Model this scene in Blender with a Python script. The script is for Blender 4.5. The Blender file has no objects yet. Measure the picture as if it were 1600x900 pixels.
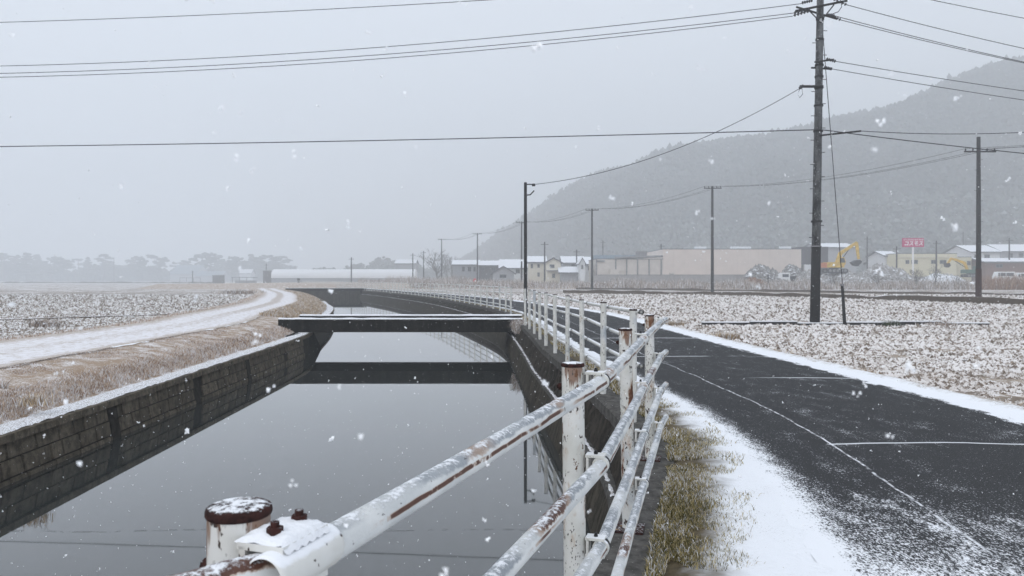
import bpy, math, random
import numpy as np
from mathutils import Vector, Matrix, noise as mnoise

sc = bpy.context.scene
C = sc.collection
random.seed(7)
rng = np.random.default_rng(7)
CAMH = 1.35                      # camera above the road, metres
F_PX, CX, HZ = 1200.0, 800.0, 437.0

# ------------------------------------------------------------------ camera
cam = bpy.data.cameras.new('camera'); cam_o = bpy.data.objects.new('camera', cam); C.objects.link(cam_o)
cam.lens = 27.0; cam.sensor_width = 36.0; cam.shift_y = -13 / 1600
cam_o.location = (0, 0, CAMH); cam_o.rotation_euler = (math.radians(90), 0, 0)
cam.clip_start = 0.05; cam.clip_end = 6000
cam.dof.use_dof = True; cam.dof.focus_distance = 3.2; cam.dof.aperture_fstop = 13
sc.camera = cam_o

# ------------------------------------------------------------------ overcast snow sky + very soft sun
w = bpy.data.worlds.new('World'); sc.world = w; w.use_nodes = True
wt = w.node_tree; bg = wt.nodes['Background']
sky = wt.nodes.new('ShaderNodeTexSky'); sky.sky_type = 'NISHITA'; sky.sun_disc = False
sky.sun_elevation = math.radians(42); sky.sun_rotation = math.radians(215)
sky.dust_density = 6; sky.air_density = 1.5
mx = wt.nodes.new('ShaderNodeMix'); mx.data_type = 'RGBA'
mx.inputs[0].default_value = 0.90
wt.links.new(sky.outputs[0], mx.inputs[6]); mx.inputs[7].default_value = (8.1, 8.7, 9.65, 1)
wt.links.new(mx.outputs[2], bg.inputs[0]); bg.inputs[1].default_value = 0.1
sun = bpy.data.lights.new('sun', 'SUN'); sun.energy = 0.5; sun.angle = math.radians(50); sun.color = (1, 0.97, 0.93)
sun_o = bpy.data.objects.new('sun', sun); C.objects.link(sun_o)
sun_o.rotation_euler = (math.radians(48), 0, math.radians(-35))
sc.view_settings.view_transform = 'Standard'; sc.view_settings.look = 'None'
sc.view_settings.exposure = 0.33; sc.view_settings.gamma = 1.0
sc.render.engine = 'CYCLES'
sc.cycles.use_denoising = True
sc.cycles.max_bounces = 8; sc.cycles.volume_bounces = 6; sc.cycles.diffuse_bounces = 3
sc.cycles.glossy_bounces = 3; sc.cycles.transparent_max_bounces = 8

# ------------------------------------------------------------------ helpers
def PX(px, d): return (px - CX) / F_PX * d
def PZ(py, d): return CAMH - (py - HZ) / F_PX * d

def pchip(knots):
    xs = np.array([k[0] for k in knots], float); ys = np.array([k[1] for k in knots], float)
    h = np.diff(xs); dl = np.diff(ys) / h; m = np.zeros_like(ys)
    m[0], m[-1] = dl[0], dl[-1]
    for i in range(1, len(xs) - 1):
        if dl[i - 1] * dl[i] > 0:
            w1 = 2 * h[i] + h[i - 1]; w2 = h[i] + 2 * h[i - 1]
            m[i] = (w1 + w2) / (w1 / dl[i - 1] + w2 / dl[i])
    def f(x):
        x = np.asarray(x, float)
        i = np.clip(np.searchsorted(xs, x) - 1, 0, len(xs) - 2)
        t = (x - xs[i]) / h[i]
        lo = x < xs[0]; hi = x > xs[-1]
        v = ((2*t**3-3*t**2+1)*ys[i] + (t**3-2*t**2+t)*h[i]*m[i] + (-2*t**3+3*t**2)*ys[i+1] + (t**3-t**2)*h[i]*m[i+1])
        v = np.where(lo, ys[0] + (x - xs[0]) * m[0], v)
        return np.where(hi, ys[-1] + (x - xs[-1]) * m[-1], v)
    return f

class MB:
    """collects simple shapes into one mesh"""
    def __init__(s): s.v = []; s.f = []
    def add(s, vs, fs):
        o = len(s.v); s.v += [tuple(v) for v in vs]; s.f += [tuple(i + o for i in f) for f in fs]; return s
    def box(s, c, d, rz=0.0, tilt=None):
        x, y, z = d[0]/2, d[1]/2, d[2]/2
        vs = [(sx*x, sy*y, sz*z) for sz in (-1, 1) for sy in (-1, 1) for sx in (-1, 1)]
        M = Matrix.Rotation(rz, 3, 'Z')
        if tilt: M = M @ Matrix.Rotation(tilt[1], 3, tilt[0])
        vs = [M @ Vector(v) + Vector(c) for v in vs]
        return s.add(vs, [(0,2,3,1),(4,5,7,6),(0,1,5,4),(2,6,7,3),(0,4,6,2),(1,3,7,5)])
    def tube(s, pts, r, seg=8, cap=True):
        pts = [Vector(p) for p in pts]; n = len(pts)
        rs = r if isinstance(r, (list, tuple)) else [r] * n
        vs = []; fs = []
        t0 = (pts[1] - pts[0]).normalized()
        up = Vector((0, 0, 1)) if abs(t0.z) < 0.9 else Vector((1, 0, 0))
        for i, p in enumerate(pts):
            t = (pts[min(i+1, n-1)] - pts[max(i-1, 0)]).normalized()
            a = t.cross(up).normalized(); b = a.cross(t).normalized()
            for k in range(seg):
                q = 2*math.pi*k/seg
                vs.append(p + (a*math.cos(q) + b*math.sin(q)) * rs[i])
        for i in range(n-1):
            for k in range(seg):
                k2 = (k+1) % seg
                fs.append((i*seg+k, i*seg+k2, (i+1)*seg+k2, (i+1)*seg+k))
        if cap:
            fs.append(tuple(range(seg))[::-1]); fs.append(tuple((n-1)*seg+k for k in range(seg)))
        return s.add(vs, fs)
    def lathe(s, prof, c, seg=16):
        vs = []; fs = []; n = len(prof)
        for r, z in prof:
            for k in range(seg):
                q = 2*math.pi*k/seg
                vs.append((c[0]+r*math.cos(q), c[1]+r*math.sin(q), c[2]+z))
        for i in range(n-1):
            for k in range(seg):
                k2 = (k+1) % seg
                fs.append((i*seg+k, i*seg+k2, (i+1)*seg+k2, (i+1)*seg+k))
        fs.append(tuple(range(seg))[::-1]); fs.append(tuple((n-1)*seg+k for k in range(seg)))
        return s.add(vs, fs)
    def prism(s, poly, axis, a, b):
        """poly 2-D outline, extruded along axis from a to b (axis 'x': poly is (y,z); 'y': (x,z); 'z': (x,y))"""
        P = {'x': lambda p, t: (t, p[0], p[1]), 'y': lambda p, t: (p[0], t, p[1]), 'z': lambda p, t: (p[0], p[1], t)}[axis]
        n = len(poly)
        vs = [P(p, a) for p in poly] + [P(p, b) for p in poly]
        fs = [tuple(range(n)), tuple(range(2*n-1, n-1, -1))] + [(i, i+n, (i+1) % n + n, (i+1) % n) for i in range(n)]
        return s.add(vs, fs)
    def mesh(s, name, mat, smooth=False):
        m = bpy.data.meshes.new(name); m.from_pydata(s.v, [], s.f)
        if smooth: m.polygons.foreach_set('use_smooth', [True]*len(m.polygons))
        import bmesh
        bm = bmesh.new(); bm.from_mesh(m); bmesh.ops.recalc_face_normals(bm, faces=bm.faces); bm.to_mesh(m); bm.free()
        m.materials.append(mat); m.update(); return m
    def build(s, name, mat, parent=None, smooth=False, world=False):
        if world and parent is not None:
            l = parent.location; s.v = [(a-l.x, b-l.y, c-l.z) for a, b, c in s.v]
        return link(name, s.mesh(name, mat, smooth), parent)

def link(name, mesh, parent=None, loc=None):
    o = bpy.data.objects.new(name, mesh); C.objects.link(o); o.parent = parent
    if loc is not None: o.location = loc
    return o
def tag(o, label, cat=None, group=None, kind=None):
    o['label'] = label
    if cat: o['category'] = cat
    if group: o['group'] = group
    if kind: o['kind'] = kind
    return o
def thing(name, label, cat, loc=(0, 0, 0), rz=0.0, group=None):
    o = bpy.data.objects.new(name, None); C.objects.link(o); o.empty_display_size = 0.2
    o.location = loc; o.rotation_euler = (0, 0, rz)
    return tag(o, label, cat, group)
def np_mesh(name, V, Fc, mat, smooth=False, uv=None):
    """V (n,3), Fc (m,k) all faces the same size; uv (n,2) per vertex"""
    V = np.asarray(V, np.float32); Fc = np.asarray(Fc, np.int32)
    m = bpy.data.meshes.new(name); k = Fc.shape[1]
    m.vertices.add(len(V)); m.vertices.foreach_set('co', V.ravel())
    m.loops.add(Fc.size); m.loops.foreach_set('vertex_index', Fc.ravel())
    m.polygons.add(len(Fc)); m.polygons.foreach_set('loop_start', np.arange(0, Fc.size, k, dtype=np.int32))
    m.polygons.foreach_set('use_smooth', np.full(len(Fc), smooth, dtype=bool))
    if uv is not None:
        l = m.uv_layers.new(name='UVMap'); l.data.foreach_set('uv', np.asarray(uv, np.float32)[Fc.ravel()].ravel())
    m.materials.append(mat); m.update(calc_edges=True); m.validate(); return m
def sheet(name, ys, cols, mat, smooth=True, disp=None):
    """a ground sheet: rows along y, cols = list of (x(y), z(y), u)"""
    ys = np.asarray(ys, float); n = len(ys); k = len(cols)
    V = np.zeros((n, k, 3)); U = np.zeros((n, k, 2))
    for j, (fx, fz, u) in enumerate(cols):
        V[:, j, 0] = fx(ys) if callable(fx) else fx
        V[:, j, 1] = ys
        V[:, j, 2] = fz(ys) if callable(fz) else fz
        U[:, j, 0] = u(ys) if callable(u) else u; U[:, j, 1] = ys
    if disp is not None: V[:, :, 2] += disp(V[:, :, 0], V[:, :, 1])
    i = np.arange(n*k).reshape(n, k)
    Fc = np.stack([i[:-1, :-1], i[:-1, 1:], i[1:, 1:], i[1:, :-1]], -1).reshape(-1, 4)
    return np_mesh(name, V.reshape(-1, 3), Fc, mat, smooth, U.reshape(-1, 2))
def rows(a, b, d0, grow):
    out = [a]; 
    while out[-1] < b:
        out.append(out[-1] + d0 * (1 + grow * max(out[-1], 0)))
    out[-1] = b
    return np.array(out)

# ------------------------------------------------------------------ materials
class G:
    def __init__(s, name, rough=0.85, spec=0.25):
        s.m = bpy.data.materials.new(name); s.m.use_nodes = True; s.t = s.m.node_tree
        s.b = s.t.nodes['Principled BSDF']; s.b.inputs['Roughness'].default_value = rough
        s.b.inputs['Specular IOR Level'].default_value = spec
    def put(s, sock, v):
        if isinstance(v, bpy.types.NodeSocket): s.t.links.new(v, sock)
        elif isinstance(v, (tuple, list)) and len(v) == 3 and sock.type == 'RGBA': sock.default_value = (*v, 1)
        else: sock.default_value = v
    def nd(s, typ): return s.t.nodes.new(typ)
    def math(s, op, a, b=0.0, clamp=False):
        n = s.nd('ShaderNodeMath'); n.operation = op; n.use_clamp = clamp
        s.put(n.inputs[0], a); s.put(n.inputs[1], b); return n.outputs[0]
    def add(s, a, b): return s.math('ADD', a, b)
    def mul(s, a, b): return s.math('MULTIPLY', a, b)
    def pos(s): return s.nd('ShaderNodeNewGeometry').outputs['Position']
    def obj(s): return s.nd('ShaderNodeTexCoord').outputs['Object']
    def nz(s):
        n = s.nd('ShaderNodeSeparateXYZ'); s.t.links.new(s.nd('ShaderNodeNewGeometry').outputs['Normal'], n.inputs[0]); return n.outputs[2]
    def sep(s, v):
        n = s.nd('ShaderNodeSeparateXYZ'); s.t.links.new(v, n.inputs[0]); return n.outputs
    def uv(s):
        n = s.nd('ShaderNodeUVMap'); n.uv_map = 'UVMap'; return s.sep(n.outputs[0])
    def island(s): return s.nd('ShaderNodeNewGeometry').outputs['Random Per Island']
    def scaled(s, v, k):
        n = s.nd('ShaderNodeVectorMath'); n.operation = 'MULTIPLY'; s.t.links.new(v, n.inputs[0]); n.inputs[1].default_value = k; return n.outputs[0]
    def noise(s, scale, detail=3, rough=0.55, vec=None, dist=0.0):
        n = s.nd('ShaderNodeTexNoise'); s.put(n.inputs['Scale'], scale); n.inputs['Detail'].default_value = detail
        n.inputs['Roughness'].default_value = rough; n.inputs['Distortion'].default_value = dist
        s.t.links.new(vec if vec is not None else s.pos(), n.inputs['Vector']); return n.outputs[0]
    def vor(s, scale, vec=None, feat='F1'):
        n = s.nd('ShaderNodeTexVoronoi'); n.feature = feat; n.inputs['Scale'].default_value = scale
        s.t.links.new(vec if vec is not None else s.pos(), n.inputs['Vector']); return n.outputs[0]
    def sm(s, x, lo, hi, a=0.0, b=1.0):
        n = s.nd('ShaderNodeMapRange'); n.interpolation_type = 'SMOOTHSTEP'
        s.put(n.inputs[0], x); n.inputs[1].default_value = lo; n.inputs[2].default_value = hi
        n.inputs[3].default_value = a; n.inputs[4].default_value = b; return n.outputs[0]
    def mix(s, f, a, b):
        n = s.nd('ShaderNodeMix'); n.data_type = 'RGBA'; s.put(n.inputs[0], f); s.put(n.inputs[6], a); s.put(n.inputs[7], b); return n.outputs[2]
    def col(s, c): s.put(s.b.inputs['Base Color'], c); return s
    def rough(s, r): s.put(s.b.inputs['Roughness'], r); return s
    def bump(s, h, strength=0.5, dist=0.02):
        n = s.nd('ShaderNodeBump'); n.inputs['Strength'].default_value = strength; n.inputs['Distance'].default_value = dist
        s.put(n.inputs['Height'], h); s.t.links.new(n.outputs[0], s.b.inputs['Normal']); return s
    def snow_on(s, base, lo=0.3, hi=0.75, k=0.9, scale=12.0, detail=4):
        """snow lying where the surface faces up"""
        f = s.sm(s.add(s.nz(), s.mul(s.add(s.noise(scale, detail, 0.65), -0.5), k)), lo, hi)
        return s.mix(f, base, SNOW)
SNOW = (0.83, 0.85, 0.885)

def plain(name, c, rough=0.8, var=0.18, scale=3.0, metal=0.0):
    g = G(name, rough); n = g.noise(scale, 4, 0.6)
    g.col(g.mix(g.sm(n, 0.3, 0.7), tuple(x*(1-var) for x in c), tuple(min(1, x*(1+var)) for x in c)))
    g.b.inputs['Metallic'].default_value = metal; return g.m
def snowy(name, c, rough=0.85, lo=0.3, hi=0.75, k=0.9, scale=6.0, var=0.25):
    g = G(name, rough); n = g.noise(scale*0.7, 4, 0.6)
    base = g.mix(g.sm(n, 0.3, 0.7), tuple(x*(1-var) for x in c), tuple(min(1, x*(1+var)) for x in c))
    g.col(g.snow_on(base, lo, hi, k, scale)); return g.m

MT = {}
# ploughed soil under thin snow
def field_mat(name, soil, tint, amount):
    g = G(name, 0.95, 0.1)
    p = g.pos(); y = g.sep(p)[1]
    n1 = g.noise(7.5, 4, 0.65, p); n2 = g.noise(2.3, 3, 0.6, p); n3 = g.noise(0.22, 3, 0.6, p); n4 = g.noise(26, 2, 0.5, p)
    f = g.add(g.add(g.mul(n1, 0.55), g.mul(n2, 0.25)), g.mul(n4, 0.2))
    f = g.add(f, g.mul(g.add(n3, -0.5), 0.35))
    f = g.add(f, g.sm(y, 40, 130, 0.0, 0.07))
    m = g.sm(f, 0.53 - amount, 0.60 - amount)
    base = g.mix(g.sm(n2, 0.35, 0.65), soil, tint)
    g.col(g.mix(m, base, (0.77, 0.75, 0.75))); g.bump(f, 0.8, 0.06); return g.m
MT['field'] = field_mat('field_soil_snow', (0.19, 0.155, 0.125), (0.36, 0.30, 0.24), -0.005)
MT['field_left'] = field_mat('field_soil_snow_left', (0.19, 0.16, 0.13), (0.36, 0.30, 0.25), 0.0)
g = G('clod', 0.95, 0.1); r = g.island()
base = g.mix(r, (0.14, 0.112, 0.09), (0.42, 0.34, 0.27)); furrow = g.noise(1.0, 3, .55, g.scaled(g.pos(), (.22, 1.3, 1)))
f = g.sm(g.add(g.add(g.nz(), g.mul(g.add(g.noise(14, 3), -0.5), 1.1)), g.mul(g.add(r, -0.5), 0.7)), 0.27, 0.74)
g.col(g.mix(g.mul(f, g.sm(furrow, .32, .50, .72, 1.0)), base, (0.78, 0.76, 0.755))); MT['clod'] = g.m
g = G('clod_left', 0.95, 0.1); r = g.island()
base = g.mix(r, (0.14, 0.115, 0.092), (0.42, 0.35, 0.285))
f = g.sm(g.add(g.add(g.nz(), g.mul(g.add(g.noise(14, 3), -0.5), 1.0)), g.mul(g.add(r, -0.5), 0.6)), 0.38, 0.86)
g.col(g.mix(f, base, (0.78, 0.78, 0.79))); MT['clod_left'] = g.m

# asphalt with drifted snow at the edges, seams filled with snow
g = G('asphalt', 0.85, 0.12)
U = g.uv(); p = g.pos()
pe = g.scaled(p, (1.0, 0.42, 1.0)); fine = g.noise(85, 2, 0.7, pe); mid = g.noise(9, 4, 0.6, pe); big = g.noise(0.7, 3, 0.5, p)
streak = g.noise(5, 3, 0.6, g.scaled(p, (1.0, 0.5, 1.0)))
asp = g.mix(g.sm(g.noise(160, 2, 0.6, p), 0.35, 0.7), (0.014, 0.0145, 0.016), (0.066, 0.067, 0.070))
asp = g.mix(g.sm(big, 0.4, 0.65), asp, (0.032, 0.0325, 0.035))
grain = g.add(g.mul(g.add(g.mul(fine, .6), g.mul(g.noise(190, 2, .6, pe), .4)), 0.88), g.mul(mid, 0.12))
# left drift is broad near the camera and thin further off
wl = g.sm(U[1], 3.0, 22.0, 0.72, 0.36)
ul = g.math('DIVIDE', U[0], wl)
left = g.sm(g.add(ul, g.mul(g.add(mid, -0.5), 0.55)), 0.50, 1.75, 0.66, 0.0)
right = g.sm(g.add(U[0], g.mul(g.add(mid, -0.5), 0.45)), 3.48, 3.80, 0.0, 0.60)
dust = g.sm(g.add(streak, g.mul(g.add(big, -0.5), 0.5)), 0.42, 0.85, 0.055, 0.16)
near = g.sm(U[1], 2.2, 5.6, 0.24, 0.0)
near = g.mul(near, g.sm(U[0], 0.5, 3.2, 1.0, 0.30))
amt = g.math('MAXIMUM', g.math('MAXIMUM', left, right), g.add(dust, near))
m1 = g.sm(g.add(amt, g.add(grain, -1.0)), -0.36, -0.22)
wob = g.mul(g.add(g.noise(0.9, 3, 0.5, p), -0.5), 0.18)
def seam(coord, at, width):
    d = g.math('ABSOLUTE', g.add(g.add(coord, wob), -at)); return g.sm(d, width*0.35, width, 1.0, 0.0)
s1 = g.mul(seam(U[0], 1.52, 0.013), g.sm(g.noise(11, 4, 0.7, p), 0.36, 0.60))
s2 = g.mul(seam(U[1], 6.22, 0.024), g.sm(U[0], 1.45, 1.52))
s3 = g.mul(seam(U[1], 13.3, 0.045), g.sm(g.noise(0.9, 2, 0.5, p), 0.4, 0.5))
s4 = g.mul(seam(U[1], 10.4, 0.035), g.sm(U[0], 2.0, 2.9)); s5 = g.mul(seam(U[1], 17.5, 0.06), g.sm(U[0], 0.6, 1.8))
sm_ = s1
for q in (s2, s3, s4, s5): sm_ = g.math('MAXIMUM', sm_, q)
mk = g.math('MAXIMUM', m1, g.mul(sm_, 0.85))
g.col(g.mix(mk, asp, SNOW)); g.rough(g.sm(mk, 0, 1, 0.80, 0.9))
g.bump(g.add(g.mul(g.noise(160, 2, 0.6, p), 0.3), g.mul(mk, 0.7)), 0.5, 0.006); MT['asphalt'] = g.m

g = G('verge_snow', 0.9, 0.2); p = g.pos(); U = g.uv()
bare = g.sm(g.add(U[0], g.mul(g.add(g.noise(3.5, 4, 0.6, p), -0.5), 0.45)), 0.30, 0.62)
sp = g.sm(g.add(g.mul(g.noise(95, 3, 0.75, p), .7), g.mul(g.noise(2.0, 3, .6, p), .3)), 0.29, 0.42)
soil = g.mix(g.noise(20, 3, 0.6, p), (0.05, 0.04, 0.026), (0.16, 0.125, 0.07))
g.col(g.mix(g.mul(bare, sp), soil, SNOW)); g.bump(g.noise(30, 4, 0.6, p), 0.5, 0.02); MT['verge'] = g.m

g = G('farm_track', 0.92, 0.2); U = g.uv(); p = g.pos()
n = g.noise(5, 4, 0.65, g.scaled(p, (1.6, 0.8, 1))); n2 = g.noise(38, 3, 0.65, p)
ed = g.math('ABSOLUTE', g.add(U[0], -1.6))
mid_ = g.mul(g.sm(ed, 0.12, 0.5, 0.14, 0.0), g.sm(U[1], 20, 45, 0.35, 1.0))
edge = g.sm(ed, 0.9, 1.75, 0.0, 0.20)
f = g.sm(g.add(g.add(g.mul(n, 0.6), g.mul(n2, 0.4)), g.mul(g.add(mid_, edge), 1.0)), 0.46, 0.68)
g.col(g.mix(f, (0.78, 0.775, 0.80), g.mix(n2, (0.34, 0.28, 0.23), (0.58, 0.52, 0.47)))); g.bump(n2, 0.4, 0.02); MT['track'] = g.m

g = G('bank_turf', 0.95, 0.1); p = g.pos()
n = g.noise(3.0, 4, 0.6, p); n2 = g.noise(40, 3, 0.7, p)
f = g.sm(g.add(g.mul(n, 0.55), g.mul(n2, 0.45)), 0.45, 0.63)
g.col(g.mix(f, g.mix(n2, (0.24, 0.17, 0.12), (0.50, 0.39, 0.29)), (0.77, 0.75, 0.75))); g.bump(n2, 0.6, 0.03); MT['turf'] = g.m

def blades_mat(name, c0, c1, c2, snow):
    g = G(name, 0.9, 0.15); r = g.island()
    n = g.noise(1.7, 3, 0.6)
    base = g.mix(g.sm(g.add(r, g.mul(g.add(n, -0.5), 0.9)), 0.2, 0.8), c0, c1)
    base = g.mix(g.sm(r, 0.55, 0.95), base, c2)
    f = g.sm(g.add(g.mul(r, -1.0), g.mul(n, 1.0)), 0.22 - snow, 0.36 - snow)
    g.col(g.mix(f, base, (0.78, 0.77, 0.785))); return g.m
MT['blade_left'] = blades_mat('dry_grass_snowed', (0.20, 0.125, 0.085), (0.45, 0.325, 0.235), (0.64, 0.52, 0.42), 0.12)
MT['blade_green'] = blades_mat('verge_grass', (0.075, 0.068, 0.018), (0.23, 0.185, 0.055), (0.50, 0.41, 0.22), 0.02)
MT['blade_far'] = blades_mat('brown_weeds', (0.15, 0.115, 0.095), (0.30, 0.235, 0.19), (0.48, 0.40, 0.34), 0.06)
MT['blade_tan'] = blades_mat('tan_tuft', (0.24, 0.17, 0.11), (0.46, 0.35, 0.23), (0.6, 0.49, 0.36), 0.02)
MT['blade_rust'] = blades_mat('russet_weeds', (0.17, 0.085, 0.05), (0.30, 0.16, 0.09), (0.40, 0.25, 0.15), -0.2)
MT['leaf_green'] = blades_mat('green_weed', (0.035, 0.05, 0.03), (0.06, 0.08, 0.045), (0.12, 0.13, 0.08), -0.1)

# water: dark canal water, nearly still
g = G('canal_water', 0.025, 0.5); p = g.pos(); y = g.sep(p)[1]
g.b.inputs['IOR'].default_value = 1.33
g.col((0.030, 0.034, 0.034)); g.b.inputs['Coat Weight'].default_value = 0.9; g.b.inputs['Coat Roughness'].default_value = 0.02; g.b.inputs['Coat IOR'].default_value = 1.33
rip = g.noise(1.1, 3, 0.5, g.scaled(p, (0.6, 1.6, 1)))
band = g.sm(g.math('ABSOLUTE', g.add(g.add(y, -7.08), g.mul(g.add(g.noise(0.8, 3, 0.5, p), -0.5), 0.16))), 0.004, 0.022, 1.0, 0.0)
band = g.mul(band, g.sm(g.noise(9, 3, 0.6, p), .45, .6))
g.bump(g.add(g.mul(rip, 0.025), g.mul(band, 0.30)), 0.35, 0.05); MT['water'] = g.m

# concrete
def concrete(name, c0, c1, streaks=0.5, lo=0.55, hi=0.9):
    g = G(name, 0.95, 0.08); p = g.pos()
    st = g.noise(4.5, 4, 0.65, g.scaled(p, (1.5, 1.5, 0.25))); n = g.noise(11, 5, 0.65, p); sp = g.noise(60, 2, 0.6, p)
    base = g.mix(g.sm(g.add(g.mul(st, streaks), g.mul(n, 1-streaks)), 0.35, 0.65), c0, c1)
    base = g.mix(g.sm(sp, 0.66, 0.74), base, tuple(min(1, x*2.2) for x in c1))
    oi = g.nd('ShaderNodeObjectInfo').outputs['Random']
    if name == 'mossy_block': base = g.mix(g.mul(oi, .55), base, (0.045, 0.04, 0.032))
    g.col(g.snow_on(base, lo, hi, 0.8, 16)); g.bump(n, 0.6, 0.02); return g.m
MT['conc_dark'] = concrete('wet_dark_concrete', (0.012, 0.011, 0.010), (0.055, 0.047, 0.038), 0.6, 0.62, 1.0)
MT['conc_wall'] = concrete('canal_wall_concrete', (0.018, 0.016, 0.013), (0.075, 0.066, 0.052), 0.6, 0.5, 0.8)
MT['conc_coping'] = concrete('coping_concrete', (0.05, 0.048, 0.045), (0.12, 0.115, 0.108), 0.2, 1.22, 1.45)
MT['block'] = concrete('mossy_block', (0.050, 0.042, 0.032), (0.155, 0.130, 0.098), 0.40, 1.5, 1.9)
MT['joint'] = concrete('block_joint', (0.014, 0.012, 0.010), (0.035, 0.031, 0.026), 0.3, 1.5, 1.9)
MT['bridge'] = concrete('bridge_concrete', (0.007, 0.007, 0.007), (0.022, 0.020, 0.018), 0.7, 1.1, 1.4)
g = G('snow_cover', 0.9, 0.2); n = g.noise(22, 4, 0.6)
g.col(g.mix(n, (0.78, 0.80, 0.84), (0.86, 0.875, 0.90))); g.bump(n, 0.5, 0.02); MT['snow'] = g.m
g = G('snow_crust', 0.92, 0.15); n = g.noise(55, 4, 0.7)
g.col(g.mix(g.sm(n, 0.40, 0.50), (0.20, 0.16, 0.13), (0.82, 0.835, 0.87))); g.bump(n, 0.7, 0.02); MT['snow_crust'] = g.m
g = G('flake', 0.9, 0.1); g.col((0.92, 0.93, 0.95)); MT['flake'] = g.m

# white paint with rust and snow (fence)
def paint(name, rust_lo, rust_hi, snow_lo, snow_hi, chip=0.70, side=False, k=0.9, sscale=30):
    g = G(name, 0.5, 0.4); p = g.pos()
    dirt = g.noise(7, 4, 0.6, p)
    base = g.mix(g.sm(dirt, 0.3, 0.75), (0.72, 0.72, 0.70), (0.58, 0.58, 0.54))
    base = g.mix(g.sm(g.noise(3.0, 3, 0.5, p), 0.55, 0.75), base, (0.42, 0.46, 0.50))
    rn = g.noise(9, 5, 0.7, g.scaled(p, (1, 1, 0.4))); fine = g.noise(70, 3, 0.6, p)
    rust = g.mix(fine, (0.05, 0.018, 0.012), (0.20, 0.075, 0.03))
    stain = g.sm(rn, rust_lo - 0.07, rust_hi, 0.0, 0.6)
    base = g.mix(stain, base, (0.36, 0.20, 0.09))
    base = g.mix(g.sm(rn, rust_lo, rust_hi), base, rust)
    base = g.mix(g.sm(g.noise(48, 3, 0.6, g.scaled(p, (1, 1, 0.55))), chip, chip + 0.03), base, (0.045, 0.03, 0.025))
    if name == 'post_paint':
        zz = g.sep(p)[2]; run = g.noise(26, 4, .65, g.scaled(p, (1, 1, .10)))
        rm = g.sm(g.add(g.sm(zz, .98, 1.075, 0, .20), run), .64, .70)
        base = g.mix(g.mul(g.mul(rm, .85), g.sm(zz, .90, 1.02)), base, g.mix(fine, (0.07, 0.026, 0.015), (0.26, 0.12, 0.05)))
        base = g.mix(g.mul(g.sm(g.noise(120, 2, .6, g.scaled(p, (1, 1, .6))), .63, .66), g.sm(g.noise(4, 2, .5, p), .4, .55)), base, (0.05, 0.045, 0.042))
        fl2 = g.sm(g.noise(17, 5, .7, g.scaled(p, (1, 1, .6))), .635, .65)
        base = g.mix(fl2, base, g.mix(fine, (0.03, 0.018, 0.014), (0.22, 0.10, 0.045)))
    z = g.nz()
    f = g.sm(g.add(z, g.mul(g.add(g.noise(sscale, 4, 0.7, p), -0.5), k)), snow_lo, snow_hi)
    patch = g.sm(g.noise(2.2, 3, 0.5, p), 0.30, 0.48)
    f = g.mul(f, g.add(g.mul(patch, 0.8), 0.2))
    g.col(g.mix(f, base, SNOW)); g.rough(g.sm(f, 0, 1, 0.45, 0.9)); g.bump(g.add(g.mul(fine, 0.25), f), 0.4, 0.003); return g.m
MT['paint'] = paint('post_paint', 0.59, 0.63, 0.9, 1.2, 0.605)
MT['paint_far'] = paint('far_post_paint', 0.66, 0.70, 0.9, 1.2, 0.63)
g = G('rail_paint', 0.5, 0.4); p = g.pos(); P3 = g.sep(p); gn = g.nd('ShaderNodeNewGeometry'); N3 = g.sep(gn.outputs['Normal'])
base = g.mix(g.sm(g.noise(8, 4, .6, p), .35, .7), (0.70, 0.71, 0.70), (0.55, 0.57, 0.57))
fine = g.noise(75, 4, .7, p)
# bare grey-blue zinc on the crown of the pipe, where paint has worn off
crown = g.sm(g.add(N3[2], g.mul(g.add(g.noise(11, 4, .7, p), -.5), 1.5)), .45, .70)
base = g.mix(g.mul(crown, g.sm(g.noise(2.3, 3, .5, p), .38, .52)), base, g.mix(fine, (0.16, 0.18, 0.20), (0.40, 0.43, 0.46)))
# rust line along the flank and rust under the worn crown
fl = g.math('ABSOLUTE', g.add(N3[2], g.add(-.08, g.mul(g.add(g.noise(6, 3, .6, p), -.5), .5))))
fl = g.mul(g.mul(g.sm(fl, .08, .26, 1.0, 0.0), g.sm(g.noise(1.25, 3, .55, p), .47, .57)), g.sm(g.noise(22, 4, .7, p), .30, .48))
top = g.mul(g.sm(g.add(N3[2], g.mul(g.add(g.noise(26, 4, .7, p), -.5), 1.3)), .30, .62), g.math('MAXIMUM', g.sm(P3[1], .80, .88, 1.0, 0.0), g.sm(g.noise(1.7, 2, .5, p), .60, .70)))
rust = g.mix(fine, (0.028, 0.014, 0.012), (0.15, 0.06, 0.035))
rm = g.math('MAXIMUM', fl, top)
base = g.mix(g.sm(rm, 0.05, .5, 0, .7), base, (0.36, 0.22, 0.13)); base = g.mix(g.sm(rm, .4, .75), base, rust)
base = g.mix(g.sm(g.noise(60, 3, .6, p), .69, .72), base, (0.04, 0.03, 0.028))
f = g.sm(g.add(N3[2], g.mul(g.add(g.add(g.mul(g.noise(95, 4, .75, p), .6), g.mul(g.noise(24, 3, .6, p), .4)), -.5), 3.6)), .78, 1.2)
f = g.mul(f, g.sm(N3[2], .05, .45))
g.col(g.mix(f, base, SNOW)); g.rough(g.sm(f, 0, 1, .5, .9)); g.bump(g.add(g.mul(fine, .3), f), .6, .004); MT['rail'] = g.m
MT['rail_far'] = paint('far_rail_paint', 0.70, 0.74, 0.35, 0.8, 0.72)
MT['clamp'] = paint('clamp_paint', 0.66, 0.70, 0.45, 0.65, 0.655, k=0.6)
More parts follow.
